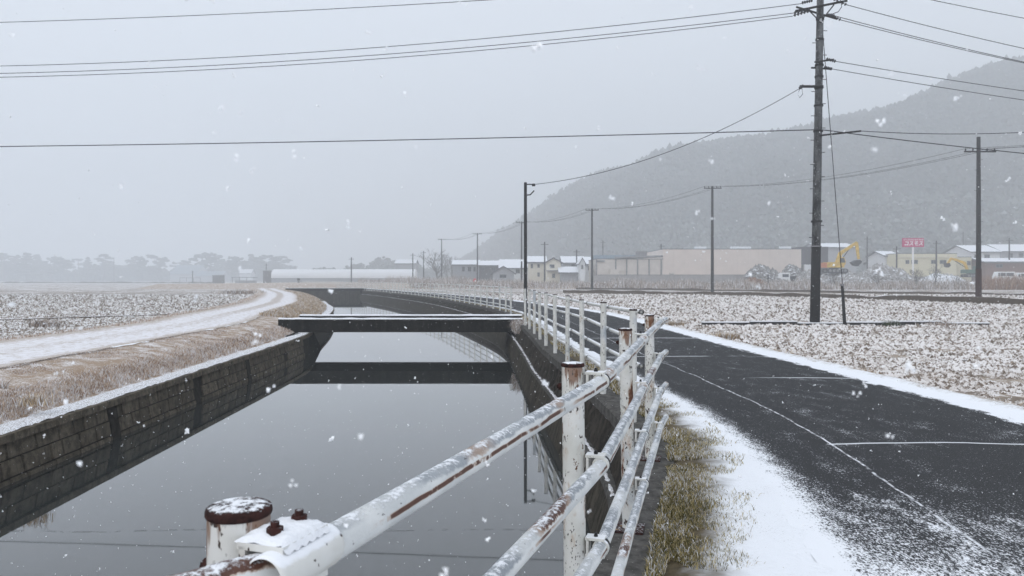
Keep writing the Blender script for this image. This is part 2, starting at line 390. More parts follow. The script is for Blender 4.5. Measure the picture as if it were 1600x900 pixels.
def rusty(name, snow_lo, snow_hi):
    g = G(name, 0.9, 0.2); p = g.pos(); n = g.noise(60, 4, 0.65, p)
    base = g.mix(g.sm(n, 0.3, 0.7), (0.016, 0.009, 0.009), (0.060, 0.024, 0.020))
    base = g.mix(g.sm(g.noise(30, 3, 0.6, p), 0.68, 0.72), base, (0.5, 0.36, 0.2))
    f = g.sm(g.add(g.nz(), g.mul(g.add(g.noise(75, 5, 0.75, p), -0.5), 1.7)), snow_lo, snow_hi)
    g.col(g.mix(f, base, SNOW)); g.bump(g.add(n, f), 0.7, 0.004); return g.m
MT['rust'] = rusty('rust_cap', 0.80, 1.0)
MT['rust_bolt'] = rusty('rust_bolt', 1.0, 1.3)
MT['black_clamp'] = plain('dark_clamp', (0.02, 0.02, 0.022), 0.6)
# poles
g = G('pole_weathered', 0.9, 0.2); p = g.pos()
n = g.noise(5, 5, 0.7, g.scaled(p, (1, 1, 0.35))); n2 = g.noise(22, 3, 0.7, p)
base = g.mix(g.sm(n, 0.38, 0.62), (0.026, 0.027, 0.029), (0.115, 0.12, 0.125))
g.col(g.mix(g.sm(n2, 0.62, 0.68), base, (0.5, 0.52, 0.55))); MT['pole'] = g.m
g = G('pole_dark', 0.8, 0.25); n = g.noise(16, 4, 0.7)
base = g.snow_on(g.mix(g.noise(4, 3, 0.6), (0.014, 0.014, 0.015), (0.04, 0.04, 0.042)), 0.9, 1.2, 0.7, 20)
g.col(g.mix(g.sm(n, 0.69, 0.75), base, (0.45, 0.46, 0.48))); MT['pole_dark'] = g.m
MT['pole_far'] = plain('pole_far', (0.045, 0.045, 0.048), 0.85)
MT['wire'] = plain('wire_black', (0.035, 0.037, 0.042), 0.7, 0.05)
MT['insulator'] = plain('insulator', (0.045, 0.045, 0.05), 0.5)
# buildings
MT['beige'] = plain('beige_panel', (0.66, 0.585, 0.535), 0.85, 0.05, 0.4)
MT['beige_low'] = plain('beige_panel_low', (0.58, 0.54, 0.50), 0.85, 0.08, 0.8)
MT['cream'] = plain('cream_render', (0.70, 0.66, 0.56), 0.85, 0.06)
MT['yellow_wall'] = plain('yellow_render', (0.64, 0.61, 0.46), 0.85, 0.05)
MT['white_wall'] = plain('white_cladding', (0.68, 0.70, 0.72), 0.8, 0.06)
MT['grey_wall'] = plain('grey_cladding', (0.36, 0.37, 0.39), 0.8, 0.12)
MT['dark_wall'] = plain('dark_timber', (0.10, 0.095, 0.10), 0.85, 0.2)
MT['charcoal'] = plain('charcoal_cladding', (0.085, 0.082, 0.092), 0.75, 0.08)
MT['brown_wall'] = plain('brown_cladding', (0.20, 0.125, 0.105), 0.85, 0.15)
MT['block_wall'] = plain('block_wall_grey', (0.33, 0.32, 0.32), 0.9, 0.1)
MT['glass'] = plain('window_glass', (0.05, 0.06, 0.07), 0.2, 0.1)
MT['trim'] = plain('grey_trim', (0.22, 0.22, 0.23), 0.7)
MT['roof'] = snowy('roof_under_snow', (0.13, 0.13, 0.15), 0.8, 0.1, 0.5, 0.5, 1.3)
MT['roof_blue'] = plain('blue_grey_roof', (0.20, 0.25, 0.29), 0.6)
MT['vinyl'] = plain('white_vinyl', (0.84, 0.85, 0.87), 0.5, 0.03)
MT['wood_grey'] = plain('grey_boards', (0.14, 0.13, 0.13), 0.9, 0.3, 6)
MT['pink'] = plain('sign_pink', (0.50, 0.012, 0.13), 0.5, 0.05)
MT['sign_white'] = plain('sign_white', (0.85, 0.85, 0.86), 0.5, 0.02)
MT['ex_yellow'] = snowy('machine_yellow', (0.62, 0.40, 0.05), 0.6, 0.75, 1.05, 0.9, 3)
MT['ex_orange'] = plain('machine_orange', (0.55, 0.17, 0.06), 0.6)
MT['ex_black'] = plain('machine_black', (0.03, 0.03, 0.032), 0.7)
MT['ex_green'] = plain('machine_green', (0.05, 0.13, 0.10), 0.6)
MT['car_white'] = plain('car_white', (0.78, 0.79, 0.80), 0.3, 0.02)
MT['tyre'] = plain('tyre', (0.02, 0.02, 0.02), 0.9)
MT['red'] = plain('red_plastic', (0.50, 0.03, 0.04), 0.5)
MT['rubble'] = snowy('rubble', (0.21, 0.20, 0.195), 0.95, 0.55, 0.95, 0.9, 3)
MT['rubble_pale'] = snowy('rubble_pale', (0.30, 0.285, 0.275), 0.95, 0.45, 0.9, 0.9, 3)
MT['snow_mound'] = snowy('gravel_mound', (0.34, 0.33, 0.33), 0.95, 0.35, 1.0, 1.1, 2.5)
# vegetation
def foliage(name, a, b, c, lo=0.75, scale=0.25):
    g = G(name, 0.95, 0.05); r = g.island(); n = g.noise(scale, 3, 0.6)
    base = g.mix(g.sm(g.add(r, g.mul(g.add(n, -0.5), 1.5)), 0.2, 0.8), a, b)
    g.col(g.mix(g.sm(g.add(g.nz(), g.mul(g.add(r, -0.5), 0.8)), lo, lo + 0.5), base, c)); return g.m
MT['pine'] = foliage('pine_foliage', (0.030, 0.045, 0.035), (0.06, 0.075, 0.06), (0.2, 0.22, 0.23), 0.8)
MT['hill_trees'] = foliage('hill_trees', (0.042, 0.050, 0.047), (0.078, 0.083, 0.077), (0.12, 0.125, 0.13), 0.95, 0.012)
MT['hill_pale'] = foliage('pale_hill_trees', (0.07, 0.085, 0.075), (0.14, 0.155, 0.14), (0.24, 0.26, 0.26), 0.70, 0.05)
MT['hill'] = plain('hill_slope', (0.055, 0.058, 0.054), 0.95, 0.3, 0.03)
MT['bark'] = plain('bark', (0.045, 0.038, 0.034), 0.95, 0.25, 4)
MT['bark_grey'] = plain('bark_grey', (0.10, 0.09, 0.085), 0.95, 0.25, 4)
MT['wood'] = plain('far_wood', (0.04, 0.05, 0.048), 0.95, 0.3, 0.05)

# ------------------------------------------------------------------ plan of the canal, in metres (x as a function of distance y)
Fx = pchip([(-14,-4.6),(-8,-4.4),(-3,-4.1),(-1.6,-2.85),(-.25,-1.5),(.9,-.32),(2.44,.205),(4.16,.634),(5.79,1.04),(6.5,1.13),(7.3,1.15),(9.1,1.08),(10.9,1.0),(12.4,.91),(14,.80),
            (15.6,.70),(17.4,.635),(19.2,.56),(21,.48),(22.8,.39),(30,-.03),(33,-.4),(36,-.93),(40,-1.75),(46,-3.05),(54,-4.9),(62,-7.1),
            (70,-9.5),(81,-13),(91,-16.6),(119,-26.4),(180,-47.5),(420,-132)])
Gx = pchip([(-12,-1.6),(0,.25),(4.2,.84),(6.3,1.08),(8,1.13),(9.1,1.08),(10.9,1.0),(12.4,.91),(14,.80),
            (15.6,.70),(17.4,.635),(19.2,.56),(21,.48),(22.8,.39),(30,-.03),(33,-.4),(36,-.93),(40,-1.75),(46,-3.05),(54,-4.9),(62,-7.1),
            (70,-9.5),(81,-13),(91,-16.6),(119,-26.4),(180,-47.5),(420,-132)])
Lx = pchip([(-12,-5.0),(8.5,-5.72),(16,-6.0),(23.4,-6.34),(30,-7.6),(38,-9.0),(47,-10.9),(54,-12.9),(62,-15.1),(70,-17.5),(81,-21.0),(91,-24.6),(119,-34.4),(180,-55.5),(420,-140)])
WATER = -0.965; FIELD = -0.15; YEND = 420.0
def LWf(y): return np.interp(y, [6, 24], [-.46, -.41])     # top of the left wall
def LW(c): return lambda y: LWf(y) + c
BR0, BR1 = 24.7, 27.3                       # bridge near and far edge

def vnoise(x, y, s, seed=0.0):
    """cheap vectorised value noise"""
    x = x*s + seed*17.3; y = y*s - seed*9.1
    xi = np.floor(x); yi = np.floor(y); fx = x-xi; fy = y-yi
    def hsh(a, b):
        v = np.sin(a*127.1 + b*311.7 + seed*7.7)*43758.5453; return v - np.floor(v)
    fx = fx*fx*(3-2*fx); fy = fy*fy*(3-2*fy)
    return (hsh(xi, yi)*(1-fx)+hsh(xi+1, yi)*fx)*(1-fy) + (hsh(xi, yi+1)*(1-fx)+hsh(xi+1, yi+1)*fx)*fy

# ------------------------------------------------------------------ ground
ys = rows(-14, YEND, 0.25, 0.06)
YF = rows(-14, 1300, 0.3, 0.05)
def S(f, o): return lambda y: f(y) + o
def soft(x, y): return (vnoise(x, y, 2.2, 1)-.5)*0.05 + (vnoise(x, y, 7.0, 2)-.5)*0.04
def struct(name, mesh, label, cat): return tag(link(name, mesh), label, cat, kind='structure')

# fields
def xr(y): return np.where(y < YEND, Gx(y) + 4.6, Gx(YEND) + 4.6 + (y - YEND)*-0.35)
def xl(y): return np.where(y < YEND, Lx(y) - 6.3, Lx(YEND) - 6.3 + (y - YEND)*-0.35)
fr = [0, .004, .01, .02, .035, .055, .08, .12, .18, .27, .4, .6, .8, 1]
struct('field', sheet('field', YF, [((lambda y, t=t: xr(y) + t*(1300 - xr(y))), FIELD, t) for t in fr], MT['field'], disp=lambda x, y: np.where(x < 60, soft(x, y), 0)),
       'snow dusted ploughed field beyond the asphalt road', 'field')
struct('field', sheet('field', YF, [((lambda y, t=t: xl(y) - t*(1300 + xl(y))), FIELD, t) for t in fr], MT['field_left'], disp=lambda x, y: np.where(x > -60, soft(x, y), 0)),
       'snow dusted stubble field beyond the farm track', 'field')
# strip of ground that closes the canal's far end
mb = MB().box((0, 0, 0), (1, 1, 1)); far = np.array([[xl(YEND)*1.0, YEND, FIELD-.01], [xr(YEND), YEND, FIELD-.01], [xr(1300.), 1300, FIELD-.01], [xl(1300.), 1300, FIELD-.01]], float)
struct('far_ground', np_mesh('far_ground', far, [[0, 1, 2, 3]], MT['field']), 'pale far ground where the canal is lost to sight', 'ground')
# verge between the coping and the asphalt
yv = rows(-10, YEND, 0.10, 0.09)
def vfrac(t): return lambda y: Fx(y) + 0.13 + t*(np.maximum(Gx(y) + 0.75 - Fx(y) - 0.13, 0.1))
def vdist(t): return lambda y: 0.13 + t*(np.maximum(Gx(y) + 0.75 - Fx(y) - 0.13, 0.1))
vz = [(-.06), 0.0, .012, .018, .022, .022, .018, .012, .004]
struct('verge', sheet('verge', yv, [(vfrac(i/8), vz[i], vdist(i/8)) for i in range(9)], MT['verge'], disp=lambda x, y: (vnoise(x, y, 9, 3)-.5)*0.022),
       'snow covered verge between the white fence and the road', 'verge')
# road
roadw = [0.68 + i*(3.38/14) for i in range(15)]
struct('road', sheet('road', rows(-12, YEND, 0.2, 0.08), [(S(Gx, o), 0.006 + 0.02*math.sin((o-.68)/3.38*math.pi), o) for o in roadw], MT['asphalt']),
       'narrow dark asphalt road curving beside the canal, snow drifted at both edges', 'road')
# shoulder on the field side
g = G('shoulder_snow', 0.92, 0.15); p = g.pos(); U = g.uv()
f = g.sm(g.add(U[0], g.mul(g.add(g.noise(4, 4, .6, p), -.5), .5)), 3.98, 4.28)
f = g.mul(f, g.sm(g.noise(30, 3, .65, p), .40, .55))
g.col(g.mix(f, SNOW, (0.30, 0.23, 0.16))); g.bump(g.noise(25, 4, .6, p), .5, .02); MT['shoulder'] = g.m
struct('shoulder', sheet('shoulder', rows(-12, YEND, 0.2, 0.08), [(S(Gx, 4.0), -0.004, 4.0), (S(Gx, 4.06), 0.022, 4.06), (S(Gx, 4.14), 0.026, 4.14), (S(Gx, 4.24), 0.010, 4.24), (S(Gx, 4.38), -0.05, 4.38), (S(Gx, 4.75), FIELD-.04, 4.75)],
       MT['shoulder'], disp=lambda x, y: (vnoise(x, y, 8, 4)-.5)*0.03), 'strip of drifted snow along the field side of the road', 'shoulder')
# left bank, track, far slope
def L(o): return lambda y: Lx(y) - o
yb = rows(-14, YEND, 0.15, 0.09)
prof = [(0.10, 0), (0.42, .02), (0.62, .13), (0.9, .24), (1.3, .32), (1.7, .37), (2.1, .40)]
struct('canal_bank', sheet('canal_bank', yb, [(L(o), (LW(z) if o < 2 else -.03), o) for o, z in prof], MT['turf'], disp=lambda x, y: (vnoise(x, y, 3, 5)-.5)*0.07*np.clip((Lx(y)-.5-x), 0, 1)),
       'dry grass bank dusted with snow between the track and the canal', 'bank')
struct('farm_track', sheet('farm_track', yb, [(L(2.05 + i*0.4), -0.02 + 0.02*math.cos(i*1.57), i*0.4) for i in range(9)], MT['track'], disp=lambda x, y: (vnoise(x, y, 4, 6)-.5)*0.03),
       'snow covered farm track winding along the grass bank', 'track')
struct('track_edge', sheet('track_edge', yb, [(L(5.2), -.03, 0), (L(5.45), -.03, .2), (L(5.9), -.10, .5), (L(6.5), FIELD-.05, 1)], MT['turf'], disp=lambda x, y: (vnoise(x, y, 3, 7)-.5)*0.05),
       'brown grassy edge between the farm track and the stubble field', 'bank')
# water
struct('canal_water', sheet('canal_water', rows(-14, YEND, 1, 0.1), [(S(Lx, -.5), WATER, 0), (lambda y: (Lx(y)+Fx(y))/2, WATER, .5), (S(Fx, .2), WATER, 1)], MT['water'], smooth=False),
       'still dark canal water reflecting the grey sky', 'water')

# ------------------------------------------------------------------ right canal wall (stepped concrete)
t = thing('canal_wall', 'dark stepped concrete canal wall carrying the white fence', 'wall', (float(Fx(10.)), 10, 0))
l = Vector(t.location)
yw = rows(-10, YEND, 0.12, 0.08)
def wl_disp(a): return lambda x, y: (vnoise(y*1.0, x*0+3.3, 5, 8)-.5)*a
def wsheet(name, cols, mat, disp=None):
    m = sheet(name, yw, cols, mat, smooth=False, disp=disp)
    o = link(name, m, t); m.transform(Matrix.Translation(-l)); return o
wsheet('coping', [(S(Fx, -.12), -.13, 0), (S(Fx, -.12), -.012, .1), (S(Fx, -.10), 0.0, .15), (S(Fx, .08), 0.0, .3), (S(Fx, .18), -.004, .5)], MT['conc_coping'], wl_disp(.012))
o = wsheet('upper_face', [((lambda y, q=q: Fx(y) - .115 - .12*q + (vnoise(y, y*0+q*5, 4.5, 9)-.5)*.05), -.12 - .36*q, q) for q in (0, .25, .5, .75, 1)], MT['conc_dark'])
wsheet('ledge', [(S(Fx, -.20), -.47, 0), (S(Fx, -.26), -.462, .05), (S(Fx, -.315), -.466, .1), (S(Fx, -.325), -.52, .15)], MT['conc_coping'], wl_disp(.01))
wsheet('lower_face', [((lambda y, q=q: Fx(y) - .30 - .22*q + (vnoise(y, y*0+q*3, 2.5, 10)-.5)*.03), -.50 - .8*q, q) for q in (0, .35, .7, 1)], MT['conc_wall'])
# snow lying on the narrow ledge
m = sheet('ledge_snow', rows(6.4, 120, 0.05, 0.06), [(S(Fx, -.255), -.464, 0), (S(Fx, -.27), -.456, .5), (S(Fx, -.285), -.456, .6), (S(Fx, -.305), -.466, 1)], MT['snow_crust'], disp=lambda x, y: (vnoise(y, x*0, 11, 11)-.5)*.022)
m.transform(Matrix.Translation(-l)); link('ledge_snow', m, t)

# ------------------------------------------------------------------ left canal wall: cast blocks
tl = thing('block_wall', 'low dark block wall with mossy joints below the grass bank', 'wall', (float(Lx(12.)), 12, WATER))
l = Vector(tl.location)
def lsheet(name, cols, mat, a=-13, b=YEND, d0=.2, disp=None):
    m = sheet(name, rows(a, b, d0, 0.09), cols, mat, smooth=False, disp=disp); m.transform(Matrix.Translation(-l)); return link(name, m, tl)
lsheet('backing', [(S(Lx, -.06), LW(0), 0), (S(Lx, .08), LW(-.85), 1)], MT['joint'])
lsheet('lower_toe', [(S(Lx, .0), LW(-.40), 0), (S(Lx, .10), LW(-.415), .05), (S(Lx, .13), WATER-.2, 1)], MT['conc_dark'], 46, YEND)
cm = lsheet('coping', [(S(Lx, -.46), LW(0), 0), (S(Lx, -.40), LW(.05), .1), (S(Lx, -.05), LW(.055), .5), (S(Lx, .02), LW(.045), .6), (S(Lx, .025), LW(-.045), .9), (S(Lx, -.05), LW(-.045), 1)], MT['block'])
lsheet('snow_strip', [(S(Lx, -.44), LW(.045), 0), (S(Lx, -.36), LW(.068), .2), (S(Lx, -.14), LW(.074), .6), (S(Lx, -.03), LW(.058), 1)], MT['snow_crust'], -13, 60, .06, lambda x, y: (vnoise(x, y, 12, 12)-.5)*.03)
bmesh_cache = {}
def block_mesh(wd, ht, k):
    key = (round(wd, 2), round(ht, 2), k)
    if key not in bmesh_cache:
        r_ = random.Random(k*31+int(wd*100)); b = .008; d = .024
        x, z = wd/2, ht/2; j = lambda a: a + r_.uniform(-.005, .005)
        vs = [(0, -x, -z), (0, x, -z), (0, x, z), (0, -x, z), (j(d), j(-x+b), j(-z+b)), (j(d), j(x-b), j(-z+b)), (j(d), j(x-b), j(z-b)), (j(d), j(-x+b), j(z-b))]
        bmesh_cache[key] = MB().add(vs, [(3,2,1,0),(4,5,6,7),(0,1,5,4),(1,2,6,5),(2,3,7,6),(3,0,4,7)]).mesh('block', MT['block'])
    return bmesh_cache[key]
for row, (zc, ht) in enumerate(((-.148, .20), (-.352, .205), (-.56, .20))):
    y = 3.0 + row*.21; rr = random.Random(row+5)
    while y < 23.2:
        wd = rr.choice((.26, .34, .42, .50, .58))
        if not (abs((y+wd/2 - 1.6) % 6.4) < .20):
            yc = y + wd/2; q = -zc/.66
            o = link('block', block_mesh(wd-.026, ht-.008, rr.randrange(3)), tl, (float(Lx(yc)) - .06 - .165*zc - l.x, yc-l.y, zc+float(LWf(yc))-l.z))
            o.rotation_euler = (0, -0.163, -math.atan(float(Lx(yc+.1)-Lx(yc-.1))/.2))
        y += wd
for yc in (4.8, 11.2, 17.6):                # upright joint pilasters
    o = MB().box((0, 0, 0), (.07, .22, .56)).build('pilaster', MT['joint'], tl)
    o.location = (float(Lx(yc)) + .004 - l.x, yc-l.y, float(LWf(yc))-.34-l.z); o.rotation_euler = (0, -.163, 0)

# ------------------------------------------------------------------ footbridge over the canal
xb0, xb1 = PX(436, 24.8), PX(817, 24.8)
tb = thing('canal_bridge', 'dark concrete slab bridge across the canal with snow on its kerbs', 'bridge', ((xb0+xb1)/2, BR0, WATER))
hw = (xb1-xb0)/2; zt = .10-WATER
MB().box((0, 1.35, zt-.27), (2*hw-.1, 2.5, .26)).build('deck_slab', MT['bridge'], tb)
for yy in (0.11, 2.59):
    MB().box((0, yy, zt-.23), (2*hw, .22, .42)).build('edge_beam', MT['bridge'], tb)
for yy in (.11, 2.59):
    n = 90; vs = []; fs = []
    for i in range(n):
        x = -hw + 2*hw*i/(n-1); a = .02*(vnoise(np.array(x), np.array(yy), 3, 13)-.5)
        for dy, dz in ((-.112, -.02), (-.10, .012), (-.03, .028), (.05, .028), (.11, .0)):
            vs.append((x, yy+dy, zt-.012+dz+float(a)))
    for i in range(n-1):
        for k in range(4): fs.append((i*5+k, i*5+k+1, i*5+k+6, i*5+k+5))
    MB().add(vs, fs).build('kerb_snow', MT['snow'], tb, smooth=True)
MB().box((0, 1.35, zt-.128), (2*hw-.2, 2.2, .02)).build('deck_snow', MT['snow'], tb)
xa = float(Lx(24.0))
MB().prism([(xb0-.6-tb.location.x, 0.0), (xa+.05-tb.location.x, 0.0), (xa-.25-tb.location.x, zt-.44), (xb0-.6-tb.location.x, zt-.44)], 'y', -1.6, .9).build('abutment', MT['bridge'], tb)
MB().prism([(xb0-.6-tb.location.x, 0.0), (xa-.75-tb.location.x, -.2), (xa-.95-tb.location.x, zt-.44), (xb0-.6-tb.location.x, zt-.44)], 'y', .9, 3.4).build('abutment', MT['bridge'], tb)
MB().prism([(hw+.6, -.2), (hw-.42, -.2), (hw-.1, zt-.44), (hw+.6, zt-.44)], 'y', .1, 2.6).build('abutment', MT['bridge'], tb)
# weir wall and farther slab bridge
y0 = 98.0; xa, xb = float(Lx(y0))-1.6, float(Fx(y0))+.3
tw = thing('weir_wall', 'dark concrete wall crossing the canal far beyond the bridge', 'wall', ((xa+xb)/2, y0, WATER))
w2 = (xb-xa)/2
MB().box((0, .2, .45), (2*w2, .5, 1.1)).build('wall_face', MT['conc_wall'], tw)
MB().box((0, -.06, 1.06), (2*w2+.3, .5, .32)).build('top_beam', MT['bridge'], tw)
MB().box((w2-.25, -.2, .5), (.5, .5, 1.3)).build('end_pier', MT['bridge'], tw)
MB().box((0, -.06, 1.235), (2*w2+.25, .5, .05)).build('snow_cap', MT['snow'], tw)
y0 = 154.; xa, xb = PX(429, y0), PX(483, y0)
t3 = thing('slab_bridge', 'low dark slab bridge farther up the canal behind the weir wall', 'bridge', ((xa+xb)/2, y0, WATER))
MB().box((0, 1, 1.0), (xb-xa, 2.5, .42)).build('deck_slab', MT['bridge'], t3)
for sx in (-1, 1): MB().box((sx*((xb-xa)/2-.3), 1, .4), (.6, 2.4, 1.2)).build('abutment', MT['bridge'], t3)
MB().box((0, 1, 1.235), (xb-xa-.05, 2.5, .05)).build('deck_snow', MT['snow'], t3)
#PART2
# ------------------------------------------------------------------ fences
RH = (1.03, .77, .51, .25)                  # rail heights
PR, RR, OFF = .0355, .0222, .080            # post radius, rail radius, rail offset towards the road
tf = thing('guard_fence', 'rusty white pipe fence in the foreground running diagonally to its free end', 'fence', (-.32, .9, 0))
near_y = [-.25, .9, 2.44, 4.16, 5.79]
lean = {-.25: (0, 0), .9: (0, .0), 2.44: (-.012, 0), 4.16: (-.02, 0), 5.79: (-.004, 0)}
pts = [Vector((float(Fx(y)), y, 0)) for y in near_y]
def dirs(i):
    a = pts[max(i-1, 0) if i > 1 else i]; b = pts[min(i+1, len(pts)-1)]; d = (b-a).normalized(); return d, Vector((d.y, -d.x, 0))
l = tf.location.copy()
def hexbolt(mb, c, axis, r=.012, h=.012):
    axis = Vector(axis).normalized(); c = Vector(c)
    mb.tube([c, c+axis*h], r, 6); mb.tube([c+axis*h, c+axis*(h+.006)], r*.55, 8); return mb
for i, p in enumerate(pts):
    lx, ly = lean[near_y[i]]
    mb = MB(); n = 26
    mb.tube([(p.x + lx*k/n - 0.0, p.y, -.02 + 1.095*k/n) for k in range(n+1)], PR, 24, cap=False)
    po = mb.build('post', MT['paint'], tf, smooth=True, world=True)
    top = Vector((p.x+lx, p.y, 1.075))
    MB().lathe([(.034, -.002), (.0370, 0), (.0378, .002), (.0378, .006), (.0365, .0095), (.031, .012), (.018, .014), (.003, .0145)], top - l, 28).build('cap', MT['rust'], po, smooth=True)
    d, nrm = dirs(i)
    hexbolt(MB(), Vector((top.x, top.y, RH[0]-.02)) - l - nrm*PR*.96, -nrm, .012, .011).build('bolt', MT['rust_bolt'], po)
    MB().box(p - l + Vector((0, 0, .004)), (.16, .16, .012), math.atan2(d.y, d.x)).build('base_plate', MT['rust_bolt'], po)
for ri, h in enumerate(RH):
    path = []
    for i, p in enumerate(pts):
        d, nrm = dirs(i); path.append(p + nrm*OFF + Vector((0, 0, h)))
    d, _ = dirs(len(pts)-1); path.append(path[-1] + d*.40 + Vector((.02, 0, .0)))
    # dense tube with crusted snow standing up on its upper side
    dense = []; step = .016 if ri == 0 else .03
    for a, b in zip(path[:-1], path[1:]):
        n = max(2, int((b-a).length/step))
        dense += [a.lerp(b, k/n) for k in range(n)]
    dense.append(path[-1]); D = np.array(dense); D[:, 2] += (vnoise(D[:, 1], D[:, 1]*0+ri, .9, 20)-.5)*.012
    seg = 28 if ri == 0 else 18
    T = np.gradient(D, axis=0); T /= np.linalg.norm(T, axis=1)[:, None]
    A = np.cross(T, [0, 0, 1.0]); A /= np.linalg.norm(A, axis=1)[:, None]; B = np.cross(A, T)
    th = np.linspace(0, 2*np.pi, seg, endpoint=False)
    sx = np.arange(len(D))[:, None]*step
    up = np.clip(np.sin(th)-.25, 0, 1)[None, :]
    nn = vnoise(sx*1.0, th[None, :]*.02+ri, 60, 21)*.6 + vnoise(sx, th[None, :]*.03, 22, 22)*.4
    patch = np.clip((vnoise(sx, th[None, :]*0+ri*3.1, 2.6, 23)-.25)*2, 0, 1)
    R = RR + up*patch*np.clip(nn-.25, 0, 1)*.0085
    V = D[:, None, :] + A[:, None, :]*(np.cos(th)[None, :, None]*R[..., None]) + B[:, None, :]*(np.sin(th)[None, :, None]*R[..., None])
    V -= np.array(l)
    ix = np.arange(len(D)*seg).reshape(len(D), seg); nx = np.roll(ix, -1, 1)
    Fc = np.stack([ix[:-1], nx[:-1], nx[1:], ix[1:]], -1).reshape(-1, 4)
    ro = link('rail', np_mesh('rail', V.reshape(-1, 3), Fc, MT['rail'], True), tf)
    e = path[-1]; dd = (path[-1]-path[-2]).normalized()
    MB().tube([e - dd*.012, e + dd*.006], [RR*1.06, RR*1.0], 16).build('end_cap', MT['clamp'], ro, world=False).location = -l
    for i, p in enumerate(pts):
        d, nrm = dirs(i); c = p + nrm*OFF + Vector((0, 0, h)) - l
        ln = .062 if ri == 0 and i <= 1 else .028
        if ri == 0 and i <= 1:
            MB().tube([c - d*ln, c - d*(ln-.001), c - d*(ln-.006), c + d*(ln-.006), c + d*(ln-.001), c + d*ln], [.0230, .0248, .0260, .0260, .0248, .0230], 40, cap=False).build('sleeve', MT['clamp'], ro, smooth=True)
        else:
            MB().tube([c - d*.020, c - d*.004], .0262, 20).build('clamp_band', MT['clamp'], ro)
            MB().tube([c - d*.004, c + d*.010], .0275, 20).build('strap', MT['black_clamp'], ro)
        # bracket plate from the post over the rail
        bm = MB(); rz = math.atan2(nrm.y, nrm.x); cc = c - nrm*.018
        wd = .088 if ri == 0 and i <= 1 else .045
        bm.box(cc + Vector((0, 0, .0265)), (.060, wd, .008), rz); bm.box(cc + Vector((0, 0, -.0265)), (.060, wd, .008), rz)
        bm.box(c - nrm*(OFF-PR-.003) , (.008, wd, .052), rz)
        bm.build('bracket', MT['clamp'], ro)
        if ri == 0 and i <= 1:
            # rounded snow over the bracket is part of the plate's cover
            sn = MB(); m_, k_ = 10, 12
            for a in range(m_+1):
                for b in range(k_+1):
                    u, v = a/m_*2-1, b/k_*2-1
                    hh = .009*max(0, 1-u**4)*max(0, 1-v**4) + .0018*math.sin(a*5.1+b*3.3)
                    q = cc + nrm*(u*.034) + d*(v*wd*.50) + Vector((0, 0, .0305 + hh - (.008 if u > .8 else 0)))
                    sn.v.append(tuple(q))
            for a in range(m_):
                for b in range(k_): sn.f.append((a*(k_+1)+b, a*(k_+1)+b+1, (a+1)*(k_+1)+b+1, (a+1)*(k_+1)+b))
            sn.build('bracket_snow', MT['snow'], ro, smooth=True)
            for s_ in (-.028, .030):
                hexbolt(MB(), cc + d*s_*.8 + nrm*.004 + Vector((0, 0, .036)), (0, 0, 1), .0095, .008).build('bolt', MT['rust_bolt'], ro)
                hexbolt(MB(), cc + d*s_*.8 + nrm*.004 - Vector((0, 0, .030)), (0, 0, -1), .0095, .011).build('bolt', MT['rust_bolt'], ro)
        else:
            hexbolt(MB(), cc + Vector((0, 0, .030)), (0, 0, 1), .007, .006).build('bolt', MT['black_clamp'], ro)
            hexbolt(MB(), cc - Vector((0, 0, .030)), (0, 0, -1), .007, .006).build('bolt', MT['black_clamp'], ro)

# farther fences: shared post, cap, rail meshes
post_m = MB().tube([(0, 0, -.02), (0, 0, 1.07)], PR, 12, cap=False).mesh('post', MT['paint_far'], True)
cap_m = MB().lathe([(.036, 0), (.0385, .003), (.0385, .012), (.034, .016), (.004, .019)], (0, 0, 1.066), 12).mesh('cap', MT['rust'], True)
rail_m = MB().tube([(0, 0, 0), (0, 0, 1)], RR, 10).mesh('rail', MT['rail_far'], True)
band_m = MB().tube([(-.015, 0, 0), (.015, 0, 0)], .0262, 8, cap=False).mesh('clamp_band', MT['black_clamp'])
post_ff = MB().tube([(0, 0, -.02), (0, 0, 1.09)], PR, 6).mesh('post', MT['paint_far'])
rail_ff = MB().tube([(0, 0, 0), (0, 0, 1)], RR, 5).mesh('rail', MT['rail_far'])
def far_fence(label, ys_, detail):
    P = [Vector((float(Fx(y)), y, 0)) for y in ys_]
    t = thing('guard_fence', label, 'fence', P[0]); l = P[0]
    rr = random.Random(3)
    for i, p in enumerate(P):
        d = (P[min(i+1, len(P)-1)] - P[max(i-1, 0)]).normalized(); n = Vector((d.y, -d.x, 0))
        hj = rr.uniform(-.02, .02) if detail else 0
        po = link('post', post_m if detail else post_ff, t, p-l+Vector((0, 0, hj))); po.rotation_euler = (rr.uniform(-.012, .012), rr.uniform(-.012, .012), rr.uniform(0, 6))
        if detail: link('cap', cap_m, po)
    for ri, h in enumerate(RH):
        for i in range(len(P)-1):
            def end(j):
                d = (P[min(j+1, len(P)-1)] - P[max(j-1, 0)]).normalized(); n = Vector((d.y, -d.x, 0))
                q = random.Random(j*7+ri); return P[j] + n*OFF + Vector((0, 0, h + (q.uniform(-.018, .018))))
            a, b = end(i), end(i+1); v = b-a
            ro = link('rail', rail_m if detail else rail_ff, t, a-l)
            ro.rotation_euler = v.to_track_quat('Z', 'Y').to_euler(); ro.scale = (1, 1, v.length + .01)
            if detail:
                cb = link('clamp_band', band_m, t, a-l); cb.rotation_euler = (0, 0, math.atan2(v.y, v.x))
    return t
far_fence('white pipe fence beside the road between the foreground fence and the canal bridge', [7.3,9.1,10.9,12.5,14.1,15.7,17.4,19.2,21,22.7], True)
yy = [30.2]
while yy[-1] < 108: yy.append(yy[-1] + 1.85*(1.0 - .05*min(1, yy[-1]/100)))
far_fence('long white pipe fence curving away beyond the canal bridge', yy[:24], True)
